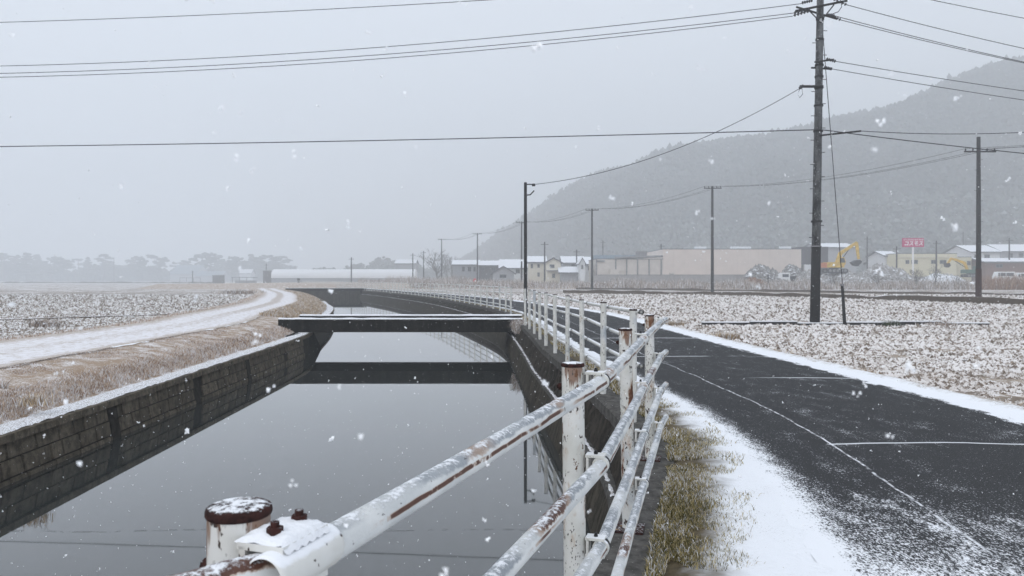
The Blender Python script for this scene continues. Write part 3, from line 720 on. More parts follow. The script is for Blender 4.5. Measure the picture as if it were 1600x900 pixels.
far_fence('distant end of the white pipe fence, past the first bend', yy[23:], False)
yy2 = [yy[-1]]
while yy2[-1] < 200: yy2.append(yy2[-1] + 1.9)
far_fence('faint far fence in front of the white greenhouse', yy2, False)

# ------------------------------------------------------------------ poles and wires
def tapered(label, x, y, h, r0, r1, base=FIELD, name='utility_pole', mat='pole_far', group=None, seg=10, lean=0.0):
    t = thing(name, label, 'pole', (x, y, base), group=group)
    MB().tube([(0, 0, -.3), (lean*.5, 0, h/2), (lean, 0, h)], [r0, (r0+r1)/2, r1], seg).build('shaft', MT[mat], t, smooth=True); return t
def wire(label, a, b, sag, r=.012, n=40, group=None, name='overhead_wire', seg=5):
    a, b = Vector(a), Vector(b); t = thing(name, label, 'wire', a, group=group) if False else None
    pts_ = []
    for i in range(n+1):
        s = i/n; p = a.lerp(b, s); p.z -= 4*sag*s*(1-s); pts_.append(p - a)
    o = MB().tube(pts_, r, seg).build(name, MT['wire']); o.location = a
    return tag(o, label, 'wire', group)
Z = lambda py, d: PZ(py, d)
mx_, my_ = PX(1273, 25.3), 25.3
H = 11.7
tp = tapered('tall weathered utility pole with crossarms and a dark lower sleeve, at the field edge', mx_, my_, H, .150, .105, mat='pole', seg=20, lean=.20)
def lx_(z): return .20*(z-FIELD)/H          # lean of the shaft at height z
def at(py): return Z(py, my_) - FIELD
MB().tube([(lx_(0), 0, 0), (lx_(2.6), 0, at(386))], [.160, .146], 20).build('sleeve', MT['pole_dark'], tp, smooth=True)
MB().tube([(lx_(2.6), 0, at(386)), (lx_(2.6), 0, at(384))], [.17, .165], 20).build('sleeve_band', MT['trim'], tp, smooth=True)
def arm(part, x0, z0, x1, z1, y=0, r=.04, mat='pole_dark', parent=tp):
    return MB().tube([(x0, y, z0), (x1, y, z1)], r, 8).build(part, MT[mat], parent)
def px(x): return PX(x, my_) - mx_
arm('crossarm', px(1240), at(20), px(1320), at(4), y=-.17, r=.038)
arm('crossarm', px(1247), at(8), px(1312), at(27), y=.17, r=.034)
arm('crossarm', px(1270), at(99), px(1300), at(95), y=-.15, r=.03); arm('crossarm', px(1270), at(104), px(1300), at(106), y=.14, r=.03)
arm('side_arm', px(1247), at(137), px(1283), at(137), y=-.16, r=.045)
arm('spur_arm', px(1278), at(213), px(1342), at(206), y=-.14, r=.030)
arm('brace', px(1262), at(20), px(1280), at(38), y=-.16, r=.02); arm('brace', px(1300), at(10), px(1284), at(30), y=-.16, r=.02)
for z_, r_ in ((386-40, .175), (120, .14), (102, .14), (137, .145), (205, .15), (30, .13), (62, .135), (165, .147)):
    MB().tube([(lx_(at(z_)), 0, at(z_)-.03), (lx_(at(z_)), 0, at(z_)+.03)], r_, 16).build('band', MT['pole_dark'], tp)
k = 0
for py in range(48, 380, 19):
    k += 1; sgn = 1 if k % 2 else -1
    x_ = lx_(at(py)); arm('step_bolt', x_+sgn*.10, at(py), x_+sgn*.24, at(py)+.0, r=.011)
def insul(x0, z0, x1, z1, y=0):
    """a string of insulator discs between two points"""
    mb = MB(); a, b = Vector((x0, y, z0)), Vector((x1, y, z1)); n = 5; d = (b-a).normalized()
    mb.tube([a, b], .014, 6)
    for i in range(n):
        c = a.lerp(b, (i+.5)/n); mb.tube([c-d*.02, c-d*.012, c+d*.012, c+d*.02], [.02, .05, .05, .02], 10)
    return mb.build('insulator', MT['insulator'], tp)
ends_l = [(1252, 10, 1262, 8), (1236, 24, 1262, 20), (1240, 22, 1268, 15)]
insul(px(1249), at(8), px(1266), at(4), -.2); insul(px(1236), at(24), px(1262), at(18), -.22); insul(px(1243), at(21), px(1268), at(14), .2)
insul(px(1319), at(11), px(1298), at(2), -.2); insul(px(1318), at(28), px(1300), at(19), .2); insul(px(1300), at(28), px(1287), at(26), -.2)
insul(px(1303), at(98), px(1288), at(94), -.15); insul(px(1303), at(106), px(1290), at(103), .14)
insul(px(1246), at(140), px(1252), at(136), -.18)
for dx, dz in ((0, 0), (0, 0)): pass
MB().tube([(px(1305), -.2, at(0)), (px(1309), -.25, at(6)), (px(1311), -.2, at(14)), (px(1308), -.1, at(20)), (px(1303), .1, at(20))], .012, 6).build('jumper_loop', MT['wire'], tp)
MB().tube([(px(1246), -.2, at(141)), (px(1242), -.25, at(150)), (px(1246), -.2, at(155)), (px(1251), -.18, at(149)), (px(1250), -.16, at(139))], .010, 6).build('jumper_loop', MT['wire'], tp)
def W(x, py, y=my_): return (PX(x, my_), y, Z(py, my_))
LP = lambda h: (-45.0, 30.0, h)
RP = lambda h: (55.0, 38.0, h)
mz = lambda py: Z(py, my_)
wire('topmost thin wire crossing the sky to the edge of the photo, above the others', W(1281, -38), LP(mz(-38)), .72)
wire('thin wire sagging from the pole crossarm, upper of the three on the open sky side', W(1249, 9, my_-.2), LP(mz(9)+.15), 1.42)
wire('thin wire sagging from the pole crossarm, middle of the three on the open sky side', W(1236, 24, my_-.22), LP(mz(24)+.1), 1.35)
wire('thin wire sagging from the pole crossarm, lowest of the three on the open sky side', W(1242, 22, my_+.2), LP(mz(22)+.0), 1.42)
wire('thicker cable crossing the whole sky level with the middle of the tall pole', W(1277, 204, my_-.16), LP(mz(204)+.2), .22, .017)
wire('thicker cable running from the middle of the tall pole toward the hill side', W(1279, 204, my_-.16), RP(mz(204)+.8), .9, .017)
wire('topmost thin wire on the hill side of the tall pole', W(1281, -38), RP(mz(-38)), 1.0)
wire('thin wire on the hill side of the pole, from its top crossarm, upper one', W(1319, 11, my_-.2), RP(mz(11)), 1.45)
wire('thin wire on the hill side of the pole, from its top crossarm, middle one', W(1318, 28, my_+.2), RP(mz(28)+.1), 1.5)
wire('thin wire on the hill side of the pole, from its top crossarm, lowest one', W(1300, 28, my_-.2), RP(mz(28)-.3), 1.45)
wire('thin wire on the hill side from the second crossarm, upper one of two', W(1303, 98, my_-.15), RP(mz(98)), .75)
wire('thin wire on the hill side from the second crossarm, lower one of two', W(1303, 106, my_+.14), RP(mz(106)-.1), .85)
wire('thin cable rising over the hill from the spur arm of the tall pole', W(1341, 206, my_-.14), (26, 30, 7.8), .35, .013)
wire('slanting cable from the tall pole down to the slender steel pole by the bridge', W(1247, 140, my_-.18), (PX(836, 28.2), 28.2, Z(288, 28.2)), .55, .011)
wire('taut guy wire from the tall pole down to the short stake', W(1284, 30, my_), (PX(1316.5, 25.1), 25.1, Z(446, 25.1)), .03, .013, name='guy_wire')
ts = thing('guy_stake', 'short dark leaning stake beside the tall utility pole', 'stake', (PX(1320.5, 25), 25.0, FIELD))
MB().tube([(0, 0, -.2), (PX(1316, 25)-PX(1320.5, 25), 0, Z(446, 25)-FIELD)], [.055, .045], 10).build('shaft', MT['pole_dark'], ts, smooth=True)
MB().tube([(PX(1316, 25)-PX(1320.5, 25), 0, Z(447, 25)-FIELD), (PX(1316, 25)-PX(1320.5, 25), 0, Z(443.5, 25)-FIELD)], .062, 10).build('collar', MT['trim'], ts)
# slender steel pole by the bridge
t = tapered('slender dark steel pole standing by the road just past the canal bridge', PX(821, 28.2), 28.2, 4.92, .065, .055, base=0.0, mat='pole_dark', seg=12)
MB().tube([(0, 0, 4.85), (.33, 0, 4.85)], .022, 6).build('bracket', MT['pole_dark'], t); MB().tube([(.24, 0, 4.83), (.36, 0, 4.83)], .05, 8).build('clamp', MT['pole_dark'], t)
MB().tube([(0, 0, 4.45), (.18, 0, 4.47), (.32, 0, 4.62)], .025, 6).build('lamp_arm', MT['pole_dark'], t)
# the line of poles over the fields
line = [(1529, 56, 214, 'dark utility pole near the edge of the photo in front of the pale houses'), (1113, 88, 291, 'dark utility pole in front of the long beige warehouse'),
        (925, 115, 326, 'dark utility pole where the cream houses meet the beige warehouse'), (815, 143, 346, 'utility pole just beside the slender steel pole, farther off'),
        (746, 176, 364, 'utility pole beside the small red marker, before the grey houses'), (690, 204, 373, 'utility pole in front of the big bare tree')]
tops = []
for x_, d_, py_, lab in line:
    X_ = PX(x_, d_); h_ = Z(py_, d_) - FIELD
    t = tapered(lab, X_, d_, h_, .19, .13, mat='pole_dark' if d_ < 120 else 'pole_far', group='poles of the line across the fields')
    hw_ = 1.15 if d_ < 60 else 1.0
    zc = h_ - (1.1 if d_ < 60 else .25)
    MB().box((0, -.18, zc), (2*hw_, .09, .10)).build('crossarm', MT['pole_dark'], t)
    for q in (-hw_*.92, -hw_*.45, hw_*.45, hw_*.92): MB().lathe([(.03, 0), (.055, .05), (.055, .12), (.02, .2)], (q, -.18, zc+.05), 8).build('insulator', MT['insulator'], t)
    if d_ < 60:
        MB().tube([(0, 0, h_-.2), (0, 0, h_)], .06, 8).build('top_pin', MT['pole_dark'], t)
        for k in range(12): MB().tube([((.16 if k % 2 else -.16), 0, 2.0+k*.75), ((.30 if k % 2 else -.30), 0, 2.0+k*.75)], .013, 5).build('step_bolt', MT['pole_dark'], t)
        MB().tube([(0, 0, -.05), (0, 0, 2.3)], [.205, .195], 12).build('sleeve', MT['rust_bolt'], t)
    tops.append((Vector((X_, d_-.18, FIELD+zc+.22)), hw_))
for i in range(len(tops)-1):
    (a, wa), (b, wb) = tops[i], tops[i+1]
    for k, q in enumerate((-.92, .45, .92)):
        wire('%s wire of the span between field poles by %s' % (('far side', 'middle', 'near side')[k], ('photo edge and warehouse', 'warehouse and cream houses', 'cream houses and steel pole', 'steel pole and red marker', 'red marker and bare tree')[i]),
             a + Vector((q*wa, 0, 0)), b + Vector((q*wb, 0, 0)), .75, .010 + .00006*a.y, 24, 'wires of the field pole line')
for k, q in enumerate((-.92, .45, .92)):
    a, wa = tops[0]; wire('%s wire leaving the pale house pole past the photo edge' % ('far side', 'middle', 'near side')[k], a + Vector((q*wa, 0, 0)), (75, 30, 11.5), .5, .012, 24, 'wires of the field pole line')
# small distant poles
far_poles = [(549, 402, 210, 'thin distant pole standing in front of the white greenhouse'), (645, 396, 215, 'thin distant pole at the end of the white greenhouse'), (662, 392, 215, 'distant pole at the near side of the bare tree'),
             (851, 378, 150, 'thin grey pole in front of the cream houses'), (901, 390, 165, 'small pole with a bar behind the snow roofed sheds'), (942, 376, 210, 'faint far pole behind the low beige building'),
             (1033, 381, 165, 'thin pole at the corner of the tall beige warehouse'), (1355, 370, 170, 'grey pole behind the bucket of the large excavator'), (1401, 385, 150, 'grey pole at the corner of the yellow building'),
             (1463, 376, 148, 'grey pole in the middle of the yellow building'), (1577, 372, 160, 'thin grey pole before the pale houses at the photo edge'), (1505, 362, 230, 'faint pole behind the yellow building extension'),
             (178, 402, 560, 'faint mast among the hazy pines'), (301, 423, 300, 'short far post standing behind the field shed'), (416, 412, 262, 'thin post at the corner of the dark hut by the greenhouse')]
for x_, py_, d_, lab in far_poles:
    t = tapered(lab, PX(x_, d_), d_, Z(py_, d_)-FIELD, .14 + .0003*d_, .10 + .0002*d_, mat='pole_far', seg=8)
    MB().box((0, -.15, Z(py_, d_)-FIELD-.5), (1.5, .1, .1)).build('crossarm', MT['pole_far'], t)
#PART3
# ------------------------------------------------------------------ buildings
LOT = 0.6                                   # level of the built-up lots
yl = [121, 124.5, 128, 320]
struct('building_land', np_mesh('building_land', [(-60, 121, FIELD-.1), (400, 112, FIELD-.1), (400, 124, LOT), (-60, 130, LOT), (-60, 520, LOT), (400, 520, LOT), (-110, 520, FIELD-.1), (-110, 150, FIELD-.1)],
       [(0, 1, 2, 3), (3, 2, 5, 4), (0, 3, 4, 6)], MT['turf']), 'raised ground carrying the houses and yards beyond the fields', 'ground')
def windows(t, lst, d, x0, z0, yf=-.04):
    for (a, b, c, e) in lst:
        xa, xb, za, zb = PX(a, d)-x0, PX(c, d)-x0, Z(e, d)-z0, Z(b, d)-z0
        wn = MB().box(((xa+xb)/2, yf, (za+zb)/2), (xb-xa, .08, zb-za)).build('window', MT['glass'], t)
        fr_ = MB(); f_ = .07
        fr_.box(((xa+xb)/2, yf-.03, zb), (xb-xa+.1, .1, f_)); fr_.box(((xa+xb)/2, yf-.03, za), (xb-xa+.1, .1, f_))
        for q in (xa, xb, (xa+xb)/2): fr_.box((q, yf-.032, (za+zb)/2), (f_, .09, zb-za-f_))
        fr_.build('frame', MT['trim'], wn)
def house(label, a, c, eave, ridge, d, ln, axis, wall, wins=(), cat='house', roof='roof', over=.45, base=LOT, name='house'):
    """facade from pixel column a to c at distance d; roof ridge along x or along y"""
    x0, x1 = PX(a, d), PX(c, d); xc = (x0+x1)/2; hw = (x1-x0)/2
    t = thing(name, label, cat, (xc, d, base)); ze, zr = Z(eave, d)-base, Z(ridge, d)-base; th = .22
    if axis == 'x':
        MB().prism([(0, -.3), (ln, -.3), (ln, ze), (ln/2, zr), (0, ze)], 'x', -hw, hw).build('wall', MT[wall], t)
        sl = (zr-ze)/(ln/2)
        MB().prism([(-over, ze-over*sl+.02), (ln/2, zr+.02), (ln+over, ze-over*sl+.02), (ln+over, ze-over*sl+.02+th), (ln/2, zr+.02+th), (-over, ze-over*sl+.02+th)], 'x', -hw-over, hw+over).build('roof', MT[roof], t)
        MB().box((0, -over-.05, ze-over*sl), (2*hw+2*over, .12, .12)).build('gutter', MT['trim'], t)
    else:
        MB().prism([(-hw, -.3), (hw, -.3), (hw, ze), (0, zr), (-hw, ze)], 'y', 0, ln).build('wall', MT[wall], t)
        sl = (zr-ze)/hw
        MB().prism([(-hw-over, ze-over*sl+.02), (0, zr+.02), (hw+over, ze-over*sl+.02), (hw+over, ze-over*sl+.02+th), (0, zr+.02+th), (-hw-over, ze-over*sl+.02+th)], 'y', -over, ln+over).build('roof', MT[roof], t)
    windows(t, wins, d, xc, base); return t
def block(name, label, a, c, top, d, ln, wall, wins=(), cat='building', para=True, base=LOT, roof='roof'):
    x0, x1 = PX(a, d), PX(c, d); xc = (x0+x1)/2; hw = (x1-x0)/2; zt = Z(top, d)-base
    t = thing(name, label, cat, (xc, d, base))
    MB().box((0, ln/2, zt/2-.2), (2*hw, ln, zt+.4)).build('wall', MT[wall], t)
    MB().box((0, ln/2, zt+.06), (2*hw+.1, ln+.1, .12)).build('roof', MT[roof], t)
    windows(t, wins, d, xc, base); return t, xc, zt
house('long grey two storey house with snowy roof, leftmost in the village', 708, 746, 414, 407, 196, 9, 'x', 'grey_wall', [(722, 417, 726, 424), (731, 417, 736, 424), (740, 417, 743, 424)])
house('dark walled house with snowy roof behind the red marker', 748, 782, 415, 408, 188, 8, 'x', 'dark_wall', [(752, 418, 757, 423), (768, 418, 774, 423)])
house('low blue grey gabled shed below the larger snow roof', 770, 803, 427, 417, 158, 8, 'y', 'grey_wall', [(781, 429, 791, 434)])
house('house with a broad white snow roof between the shed and the cream house', 782, 826, 419, 406, 176, 9, 'x', 'white_wall', [(806, 421, 812, 427)])
house('cream two storey house with snowy roof beside the slender pole', 826, 852, 410, 401, 168, 8, 'x', 'cream', [(829.5, 412.5, 832.5, 419), (840, 413, 843, 418), (840, 426, 843, 432)])
house('cream gabled house with one upper window facing the fields', 854, 876, 410, 404, 156, 9, 'y', 'cream', [(859, 413.5, 866, 418.5), (863, 428, 867, 434)])
MB().box((0, -.5, Z(423, 156)-LOT), (2.9, 1.2, .15)).build('lower_roof', MT['roof'], bpy.data.objects['house.005'])
house('house with a high white snow roof behind the cream gable', 880, 912, 411, 401, 178, 9, 'x', 'grey_wall', [(893, 413, 898, 418)])
house('low shed with a white lean to roof in front of the grey house', 876, 902, 426, 418, 154, 5, 'x', 'grey_wall')
house('narrow white gabled house next to the low beige building', 906, 914, 411, 404, 150, 7, 'y', 'white_wall', [(908.5, 414, 911, 420)], over=.2)
house('white walled house with snow roof partly behind the low beige building', 914, 934, 413, 402, 166, 8, 'x', 'white_wall', [(919, 416, 924, 422)])
# low beige building with pipework
t, xc, zt = block('pump_building', 'low beige building with roof duct and drain pipes beside the warehouse', 931, 1036, 405, 150, 14, 'beige_low')
r150 = lambda x_: PX(x_, 150) - xc
h150 = lambda py: Z(py, 150) - LOT
MB().box((r150(964), 6, h150(401.5)), (r150(997)-r150(932), 7, .9)).build('roof_block', MT['roof_blue'], t)
MB().tube([(r150(960), -.3, h150(403)), (r150(1035), -.3, h150(400.5))], .22, 8).build('duct', MT['trim'], t)
MB().box((r150(1003), .6, h150(397)), (r150(1011)-r150(996), 1.6, 1.1)).build('roof_unit', MT['trim'], t)
for q in (931.8, 962, 979, 996, 1014, 1033): MB().tube([(r150(q), -.12, -.2), (r150(q), -.12, h150(404))], .13, 6).build('drain_pipe', MT['trim'], t)
MB().box((r150(959), -.7, h150(427.5)), (1.7, 1.2, 1.7)).build('tank', MT['beige_low'], t)
MB().box((r150(939), -.1, h150(408)), (1.5, .3, .3)).build('awning', MT['trim'], t)
t, xc, zt = block('warehouse', 'long plain beige warehouse behind the field poles', 1036, 1252, 389.5, 150, 22, 'beige')
for q0, q1 in ((1088, 1105), (1145, 1175), (1222, 1238)): MB().box(((PX(q0, 150)+PX(q1, 150))/2-xc, 1.2, zt+.3), (PX(q1, 150)-PX(q0, 150), 1.2, .55)).build('roof_vent', MT['white_wall'], t)
for q in np.linspace(1036, 1252, 14)[1:-1]: MB().box((PX(q, 150)-xc, -.012, zt/2), (.03, .03, zt)).build('panel_joint', MT['beige_low'], t)
t, xc, zt = block('charcoal_block', 'dark charcoal clad block between warehouse and excavator', 1250, 1294, 386.5, 152, 9, 'charcoal')
MB().box((PX(1261, 152)-xc, -.6, Z(419, 152)-LOT), (1.9, 1.0, 1.4)).build('white_panel', MT['white_wall'], t)
house('grey building with wide snow roof behind the charcoal block', 1282, 1338, 387, 379.5, 205, 14, 'x', 'grey_wall', cat='building')
# block walls and small uprights in front
tw_ = thing('yard_wall', 'grey block wall in front of the beige buildings', 'wall', (PX(1045, 138), 138, LOT-.3))
hw_ = (PX(1165, 138)-PX(930, 138))/2; zt = Z(430, 138)-LOT+.3
MB().box((0, 0, zt/2), (2*hw_, .2, zt)).build('wall_face', MT['block_wall'], tw_)
MB().box((0, 0, zt+.05), (2*hw_+.05, .26, .10)).build('wall_cap', MT['trim'], tw_)
for q in range(9): MB().box((-hw_ + (q+.5)*2*hw_/9, -.14, zt/2), (.25, .1, zt-.05)).build('pier', MT['block_wall'], tw_)
t = thing('vent_post', 'pale square post with a cap standing at the yard wall', 'post', (PX(1049.5, 136), 136, FIELD+.3))
MB().box((0, 0, 1.1), (.62, .62, 2.3)).build('post_body', MT['block_wall'], t); MB().box((0, 0, 2.33), (.85, .85, .2)).build('cap', MT['beige_low'], t)
# right side
house('pale blue house with snow roof beside the yellow building', 1383, 1404, 400, 393, 165, 8, 'x', 'white_wall', [(1390, 405, 1394, 410)])
house('small low shed with snow roof behind the pale rubble heap', 1366, 1384, 412, 408, 172, 4, 'x', 'grey_wall')
t, xc, zt = block('yellow_building', 'long yellow building with four dark windows below the pink sign', 1404, 1495, 396.5, 160, 12, 'yellow_wall', [(1415, 406.5, 1420, 412), (1424, 406.5, 1433.5, 412), (1455, 406.5, 1462, 412), (1468.5, 406.5, 1478, 412)])
MB().box((0, -.1, zt-.7), (PX(1495, 160)-PX(1404, 160)+.1, .25, .18)).build('cornice', MT['cream'], t); MB().box((0, -.1, .7), (PX(1495, 160)-PX(1404, 160), .12, 1.4)).build('plinth', MT['block_wall'], t)
t, xc, zt = block('yellow_annex', 'lower yellow annex with one window next to the small excavator', 1495.5, 1518, 402, 162, 9, 'yellow_wall', [(1511, 408, 1516, 414)])
house('big pale grey house with hipped snow roof at the photo edge', 1518, 1562, 394, 383, 185, 12, 'x', 'white_wall', [(1522, 398, 1530, 404), (1538, 398, 1546, 404)])
house('rear house with snow roof reaching past the photo edge', 1566, 1625, 393, 381.5, 200, 12, 'x', 'grey_wall', [(1575, 396, 1582, 402), (1592, 396, 1598, 402)])
house('low brown building with a snowy flat looking roof', 1540, 1618, 410, 404, 158, 9, 'x', 'brown_wall', [(1556, 413, 1566, 418)])
# roadside sign
ts = thing('shop_sign', 'pink shop sign with white lettering on a tall white post', 'sign', (PX(1426.5, 148), 148, LOT))
zc = Z(379, 148)-LOT; sw, sh = PX(1443.5, 148)-PX(1410.5, 148), 1.72
MB().tube([(0, 0, -.2), (0, 0, zc-sh/2+.01)], .17, 12).build('post', MT['sign_white'], ts)
pn = MB().box((0, 0, zc), (sw, .35, sh)).build('panel', MT['pink'], ts)
def text(body, size, z, parent, squash=1.0):
    cu = bpy.data.curves.new('lettering', 'FONT'); cu.body = body; cu.size = size; cu.align_x = 'CENTER'; cu.align_y = 'CENTER'; cu.extrude = .02; cu.offset = size*.03; cu.shear = .18
    cu.materials.append(MT['sign_white'])
    tmp = bpy.data.objects.new('lettering', cu); C.objects.link(tmp); bpy.context.view_layer.update()
    me = bpy.data.meshes.new_from_object(tmp.evaluated_get(bpy.context.evaluated_depsgraph_get())); bpy.data.objects.remove(tmp)
    o = bpy.data.objects.new('lettering', me); C.objects.link(o); o.parent = parent; o.location = (0, -.2, z); o.rotation_euler = (math.radians(90), 0, 0)
    o.scale = (squash, 1, 1); return o
text('コスモス', 1.0, zc-.22, ts, .92); text('ディスカウントドラッグ', .38, zc+.52, ts, .92)
# greenhouse, field sheds
d = 250; xg0, xg1 = PX(424, d), PX(648, d); tg = thing('greenhouse', 'long white vinyl greenhouse across the far field', 'greenhouse', ((xg0+xg1)/2, d, FIELD))
hw_ = (xg1-xg0)/2; ztop = Z(420.5, d)-FIELD; zb = Z(434.5, d)-FIELD
arc = [(-.2, zb)] + [(3.2-3.4*math.cos(a), zb + (ztop-zb)*math.sin(a)**.7) for a in np.linspace(.15, math.pi-.15, 12)] + [(6.6, zb)]
MB().prism(arc, 'x', -hw_, hw_).build('cover', MT['vinyl'], tg)
MB().box((0, 3.2, zb/2-.1), (2*hw_, 6.5, zb+.2)).build('side_skirt', MT['grey_wall'], tg)
for q in np.linspace(-hw_, hw_, 30): MB().prism([(a[0]*1.005-.01, a[1]+.02) for a in arc], 'x', q-.03, q+.03).build('hoop', MT['sign_white'], tg)
def shed(label, a, c, top, bot, d, mat, name='field_shed'):
    x0, x1 = PX(a, d), PX(c, d); b = min(Z(bot, d), FIELD+.3); t = thing(name, label, 'shed', ((x0+x1)/2, d, FIELD)); hw = (x1-x0)/2; zt = Z(top, d)-FIELD
    MB().box((0, 1.3, zt/2-.1), (2*hw, 2.6, zt+.1)).build('wall', MT[mat], t)
    MB().box((0, 1.3, zt), (2*hw+.3, 3.0, .12), 0, ('X', .06)).build('roof', MT['trim'], t)
    n = max(3, int(hw*2/.45))
    for k in range(n): MB().box((-hw+(k+.5)*2*hw/n, -.02, zt/2-.05), (2*hw/n-.06, .06, zt-.1)).build('board', MT[mat], t)
    return t
shed('small dark board shed standing alone by the farm track', 332, 346.5, 430, 444, 262, 'wood_grey')
shed('dark hut at the end of the white greenhouse', 411, 424, 423, 436, 252, 'wood_grey')
t = thing('open_shelter', 'low open shelter with thin posts beside the far farm track', 'shelter', (PX(380, 300), 300, FIELD))
MB().box((0, 1.5, 2.4), (9, 4, .25)).build('roof', MT['trim'], t)
for q in (-4.2, -1.4, 1.4, 4.2): MB().box((q, 0, 1.15), (.2, .2, 2.3)).build('post', MT['trim'], t)
MB().box((0, 3, .6), (8.6, .1, 1.2)).build('rear_boarding', MT['grey_wall'], t)
t = thing('field_rack', 'thin low frame in the hazy field behind the shed', 'rack', (PX(297, 330), 330, FIELD))
MB().box((0, 0, 2.3), (9, .15, .18)).build('rail', MT['trim'], t)
for q in (-4.4, -1.5, 1.5, 4.4): MB().box((q, 0, 1.1), (.15, .15, 2.3)).build('post', MT['trim'], t)
# pale hip roof among the pines
house('large pale barn roof among the hazy pines', 266, 306, 428, 414, 560, 25, 'x', 'grey_wall', base=FIELD, cat='barn', name='barn', roof='roof_blue')
house('low shed roof at the foot of the hazy pines', 305, 345, 431, 424, 520, 18, 'x', 'grey_wall', base=FIELD, cat='barn', name='barn', roof='roof_blue')
house('small pale house at the far end of the pine row', 374, 392, 427, 421, 500, 8, 'x', 'white_wall', base=FIELD)
house('grey flat roofed house behind the distant poles', 618, 648, 412, 406, 300, 10, 'x', 'grey_wall', base=FIELD)
# red marker by the field road
t = thing('red_marker', 'small red roadside marker with a white patch, at the foot of a field pole', 'marker', (PX(742, 170), 170, FIELD))
MB().box((0, 0, .5), (.08, .08, 1.3)).build('post', MT['trim'], t); MB().lathe([(.1, 0), (.36, .15), (.42, .55), (.30, .95), (.1, 1.1)], (0, 0, .7), 10).build('red_body', MT['red'], t); MB().box((.12, -.42, 1.2), (.34, .08, .42)).build('white_patch', MT['sign_white'], t)
t = thing('fence_marker', 'small dark capped post on the far fence before the greenhouse', 'marker', (PX(466.5, 178), 178, 0))
MB().box((0, 0, .6), (.35, .3, 1.3)).build('post', MT['trim'], t); MB().box((0, 0, 1.45), (.55, .5, .45)).build('head', MT['ex_black'], t)

# ------------------------------------------------------------------ yard: rubble, machines, cars
def jitter_ico(n_sub=1):
    import bmesh
    bm = bmesh.new(); bmesh.ops.create_icosphere(bm, subdivisions=n_sub, radius=1)
    V = np.array([v.co[:] for v in bm.verts]); Fc = np.array([[v.index for v in f.verts] for f in bm.faces]); bm.free(); return V, Fc
ICO_V, ICO_F = jitter_ico(1)
OCT_V = np.array([(1,0,0),(0,1,0),(-1,0,0),(0,-1,0),(0,0,1),(0,0,-1)], float); OCT_F = np.array([(0,1,4),(1,2,4),(2,3,4),(3,0,4),(1,0,5),(2,1,5),(3,2,5),(0,3,5)])
TET_V = np.array([(1, 1, 1), (-1, -1, 1), (-1, 1, -1), (1, -1, -1)], float)*.75; TET_F = np.array([(0, 1, 3), (0, 2, 1), (0, 3, 2), (1, 2, 3)])
def scatter(P, S3, BV, BF, jit=.3, rot=True, seed=1):
    """copies of a small solid at P with sizes S3, jittered"""
    r_ = np.random.default_rng(seed); n = len(P); k = len(BV)
    V = np.repeat(BV[None], n, 0) * (1 + r_.uniform(-jit, jit, (n, k, 1)))
    V = V * S3[:, None, :]
    if rot:
        a = r_.uniform(0, 2*np.pi, n); c, s = np.cos(a)[:, None], np.sin(a)[:, None]
        x, y = V[..., 0].copy(), V[..., 1].copy(); V[..., 0] = x*c-y*s; V[..., 1] = x*s+y*c
    V += P[:, None, :]
    Fc = (BF[None] + (np.arange(n)*k)[:, None, None]).reshape(-1, BF.shape[1])
    return V.reshape(-1, 3), Fc
def heap(label, a, c, top, d, mat, size=.4, n=700, seed=1, name='rubble_heap', cat='rubble', base=LOT-.2, depth=5.0):
    x0, x1 = PX(a, d), PX(c, d); xc = (x0+x1)/2; hw = (x1-x0)/2; h = Z(top, d)-base
    t = thing(name, label, cat, (xc, d, base)); r_ = np.random.default_rng(seed)
    def hz(u, v): return h*np.clip(1-np.abs(u)**2.2, 0, 1)*np.clip(1-np.abs(v)**2.2, 0, 1)*(.62+.5*vnoise(u*hw, v*depth, .45, seed))
    gu = np.linspace(-1, 1, 26); gv = np.linspace(-1, 1, 12); Ug, Vg = np.meshgrid(gu, gv)
    V = np.stack([Ug*hw, Vg*depth, hz(Ug, Vg)*.95-.1], -1); ix = np.arange(V.shape[0]*V.shape[1]).reshape(V.shape[:2])
    Fc = np.stack([ix[:-1, :-1], ix[:-1, 1:], ix[1:, 1:], ix[1:, :-1]], -1).reshape(-1, 4)
    link('mound', np_mesh('mound', V.reshape(-1, 3), Fc, MT[mat], True), t)
    if n:
        u, v = r_.uniform(-1, 1, n), r_.uniform(-1, .4, n)
        P = np.stack([u*hw, v*depth, hz(u, v)], -1); s = r_.uniform(.4, 1.3, (n, 1))*size*r_.uniform(.5, 1.2, (n, 3))
        Vv, Ff = scatter(P, s, OCT_V, OCT_F, .35, True, seed)
        o = link('chunks', np_mesh('chunks', Vv, Ff, MT[mat]), t); o['kind'] = 'stuff'
    return t
heap('grey rubble heap in front of the warehouse, left of the small white truck', 1158, 1222, 414, 137, 'rubble', .40, 900, 3)
heap('low grey rubble heap behind the small white truck', 1216, 1262, 415, 144, 'rubble', .35, 600, 4)
heap('rubble bank under the large yellow excavator', 1268, 1352, 424, 137, 'rubble_pale', .40, 900, 5)
heap('pale rough rubble heap between excavator and pink sign', 1336, 1424, 416, 132, 'rubble_pale', .42, 1300, 6)
heap('low scattered rubble between the truck and the charcoal block', 1244, 1282, 421, 131, 'rubble_pale', .34, 500, 15)
heap('broken concrete strewn in front of the large excavator', 1300, 1362, 429, 128, 'rubble_pale', .36, 700, 16)
heap('smooth pale mound below the yellow building', 1436, 1502, 423, 128, 'snow_mound', .15, 150, 7, 'gravel_mound', 'mound')
heap('reddish earth heap at the foot of the grey rubble', 1158, 1196, 430, 126, 'blade_rust', .2, 200, 8, 'earth_heap', 'mound', FIELD)
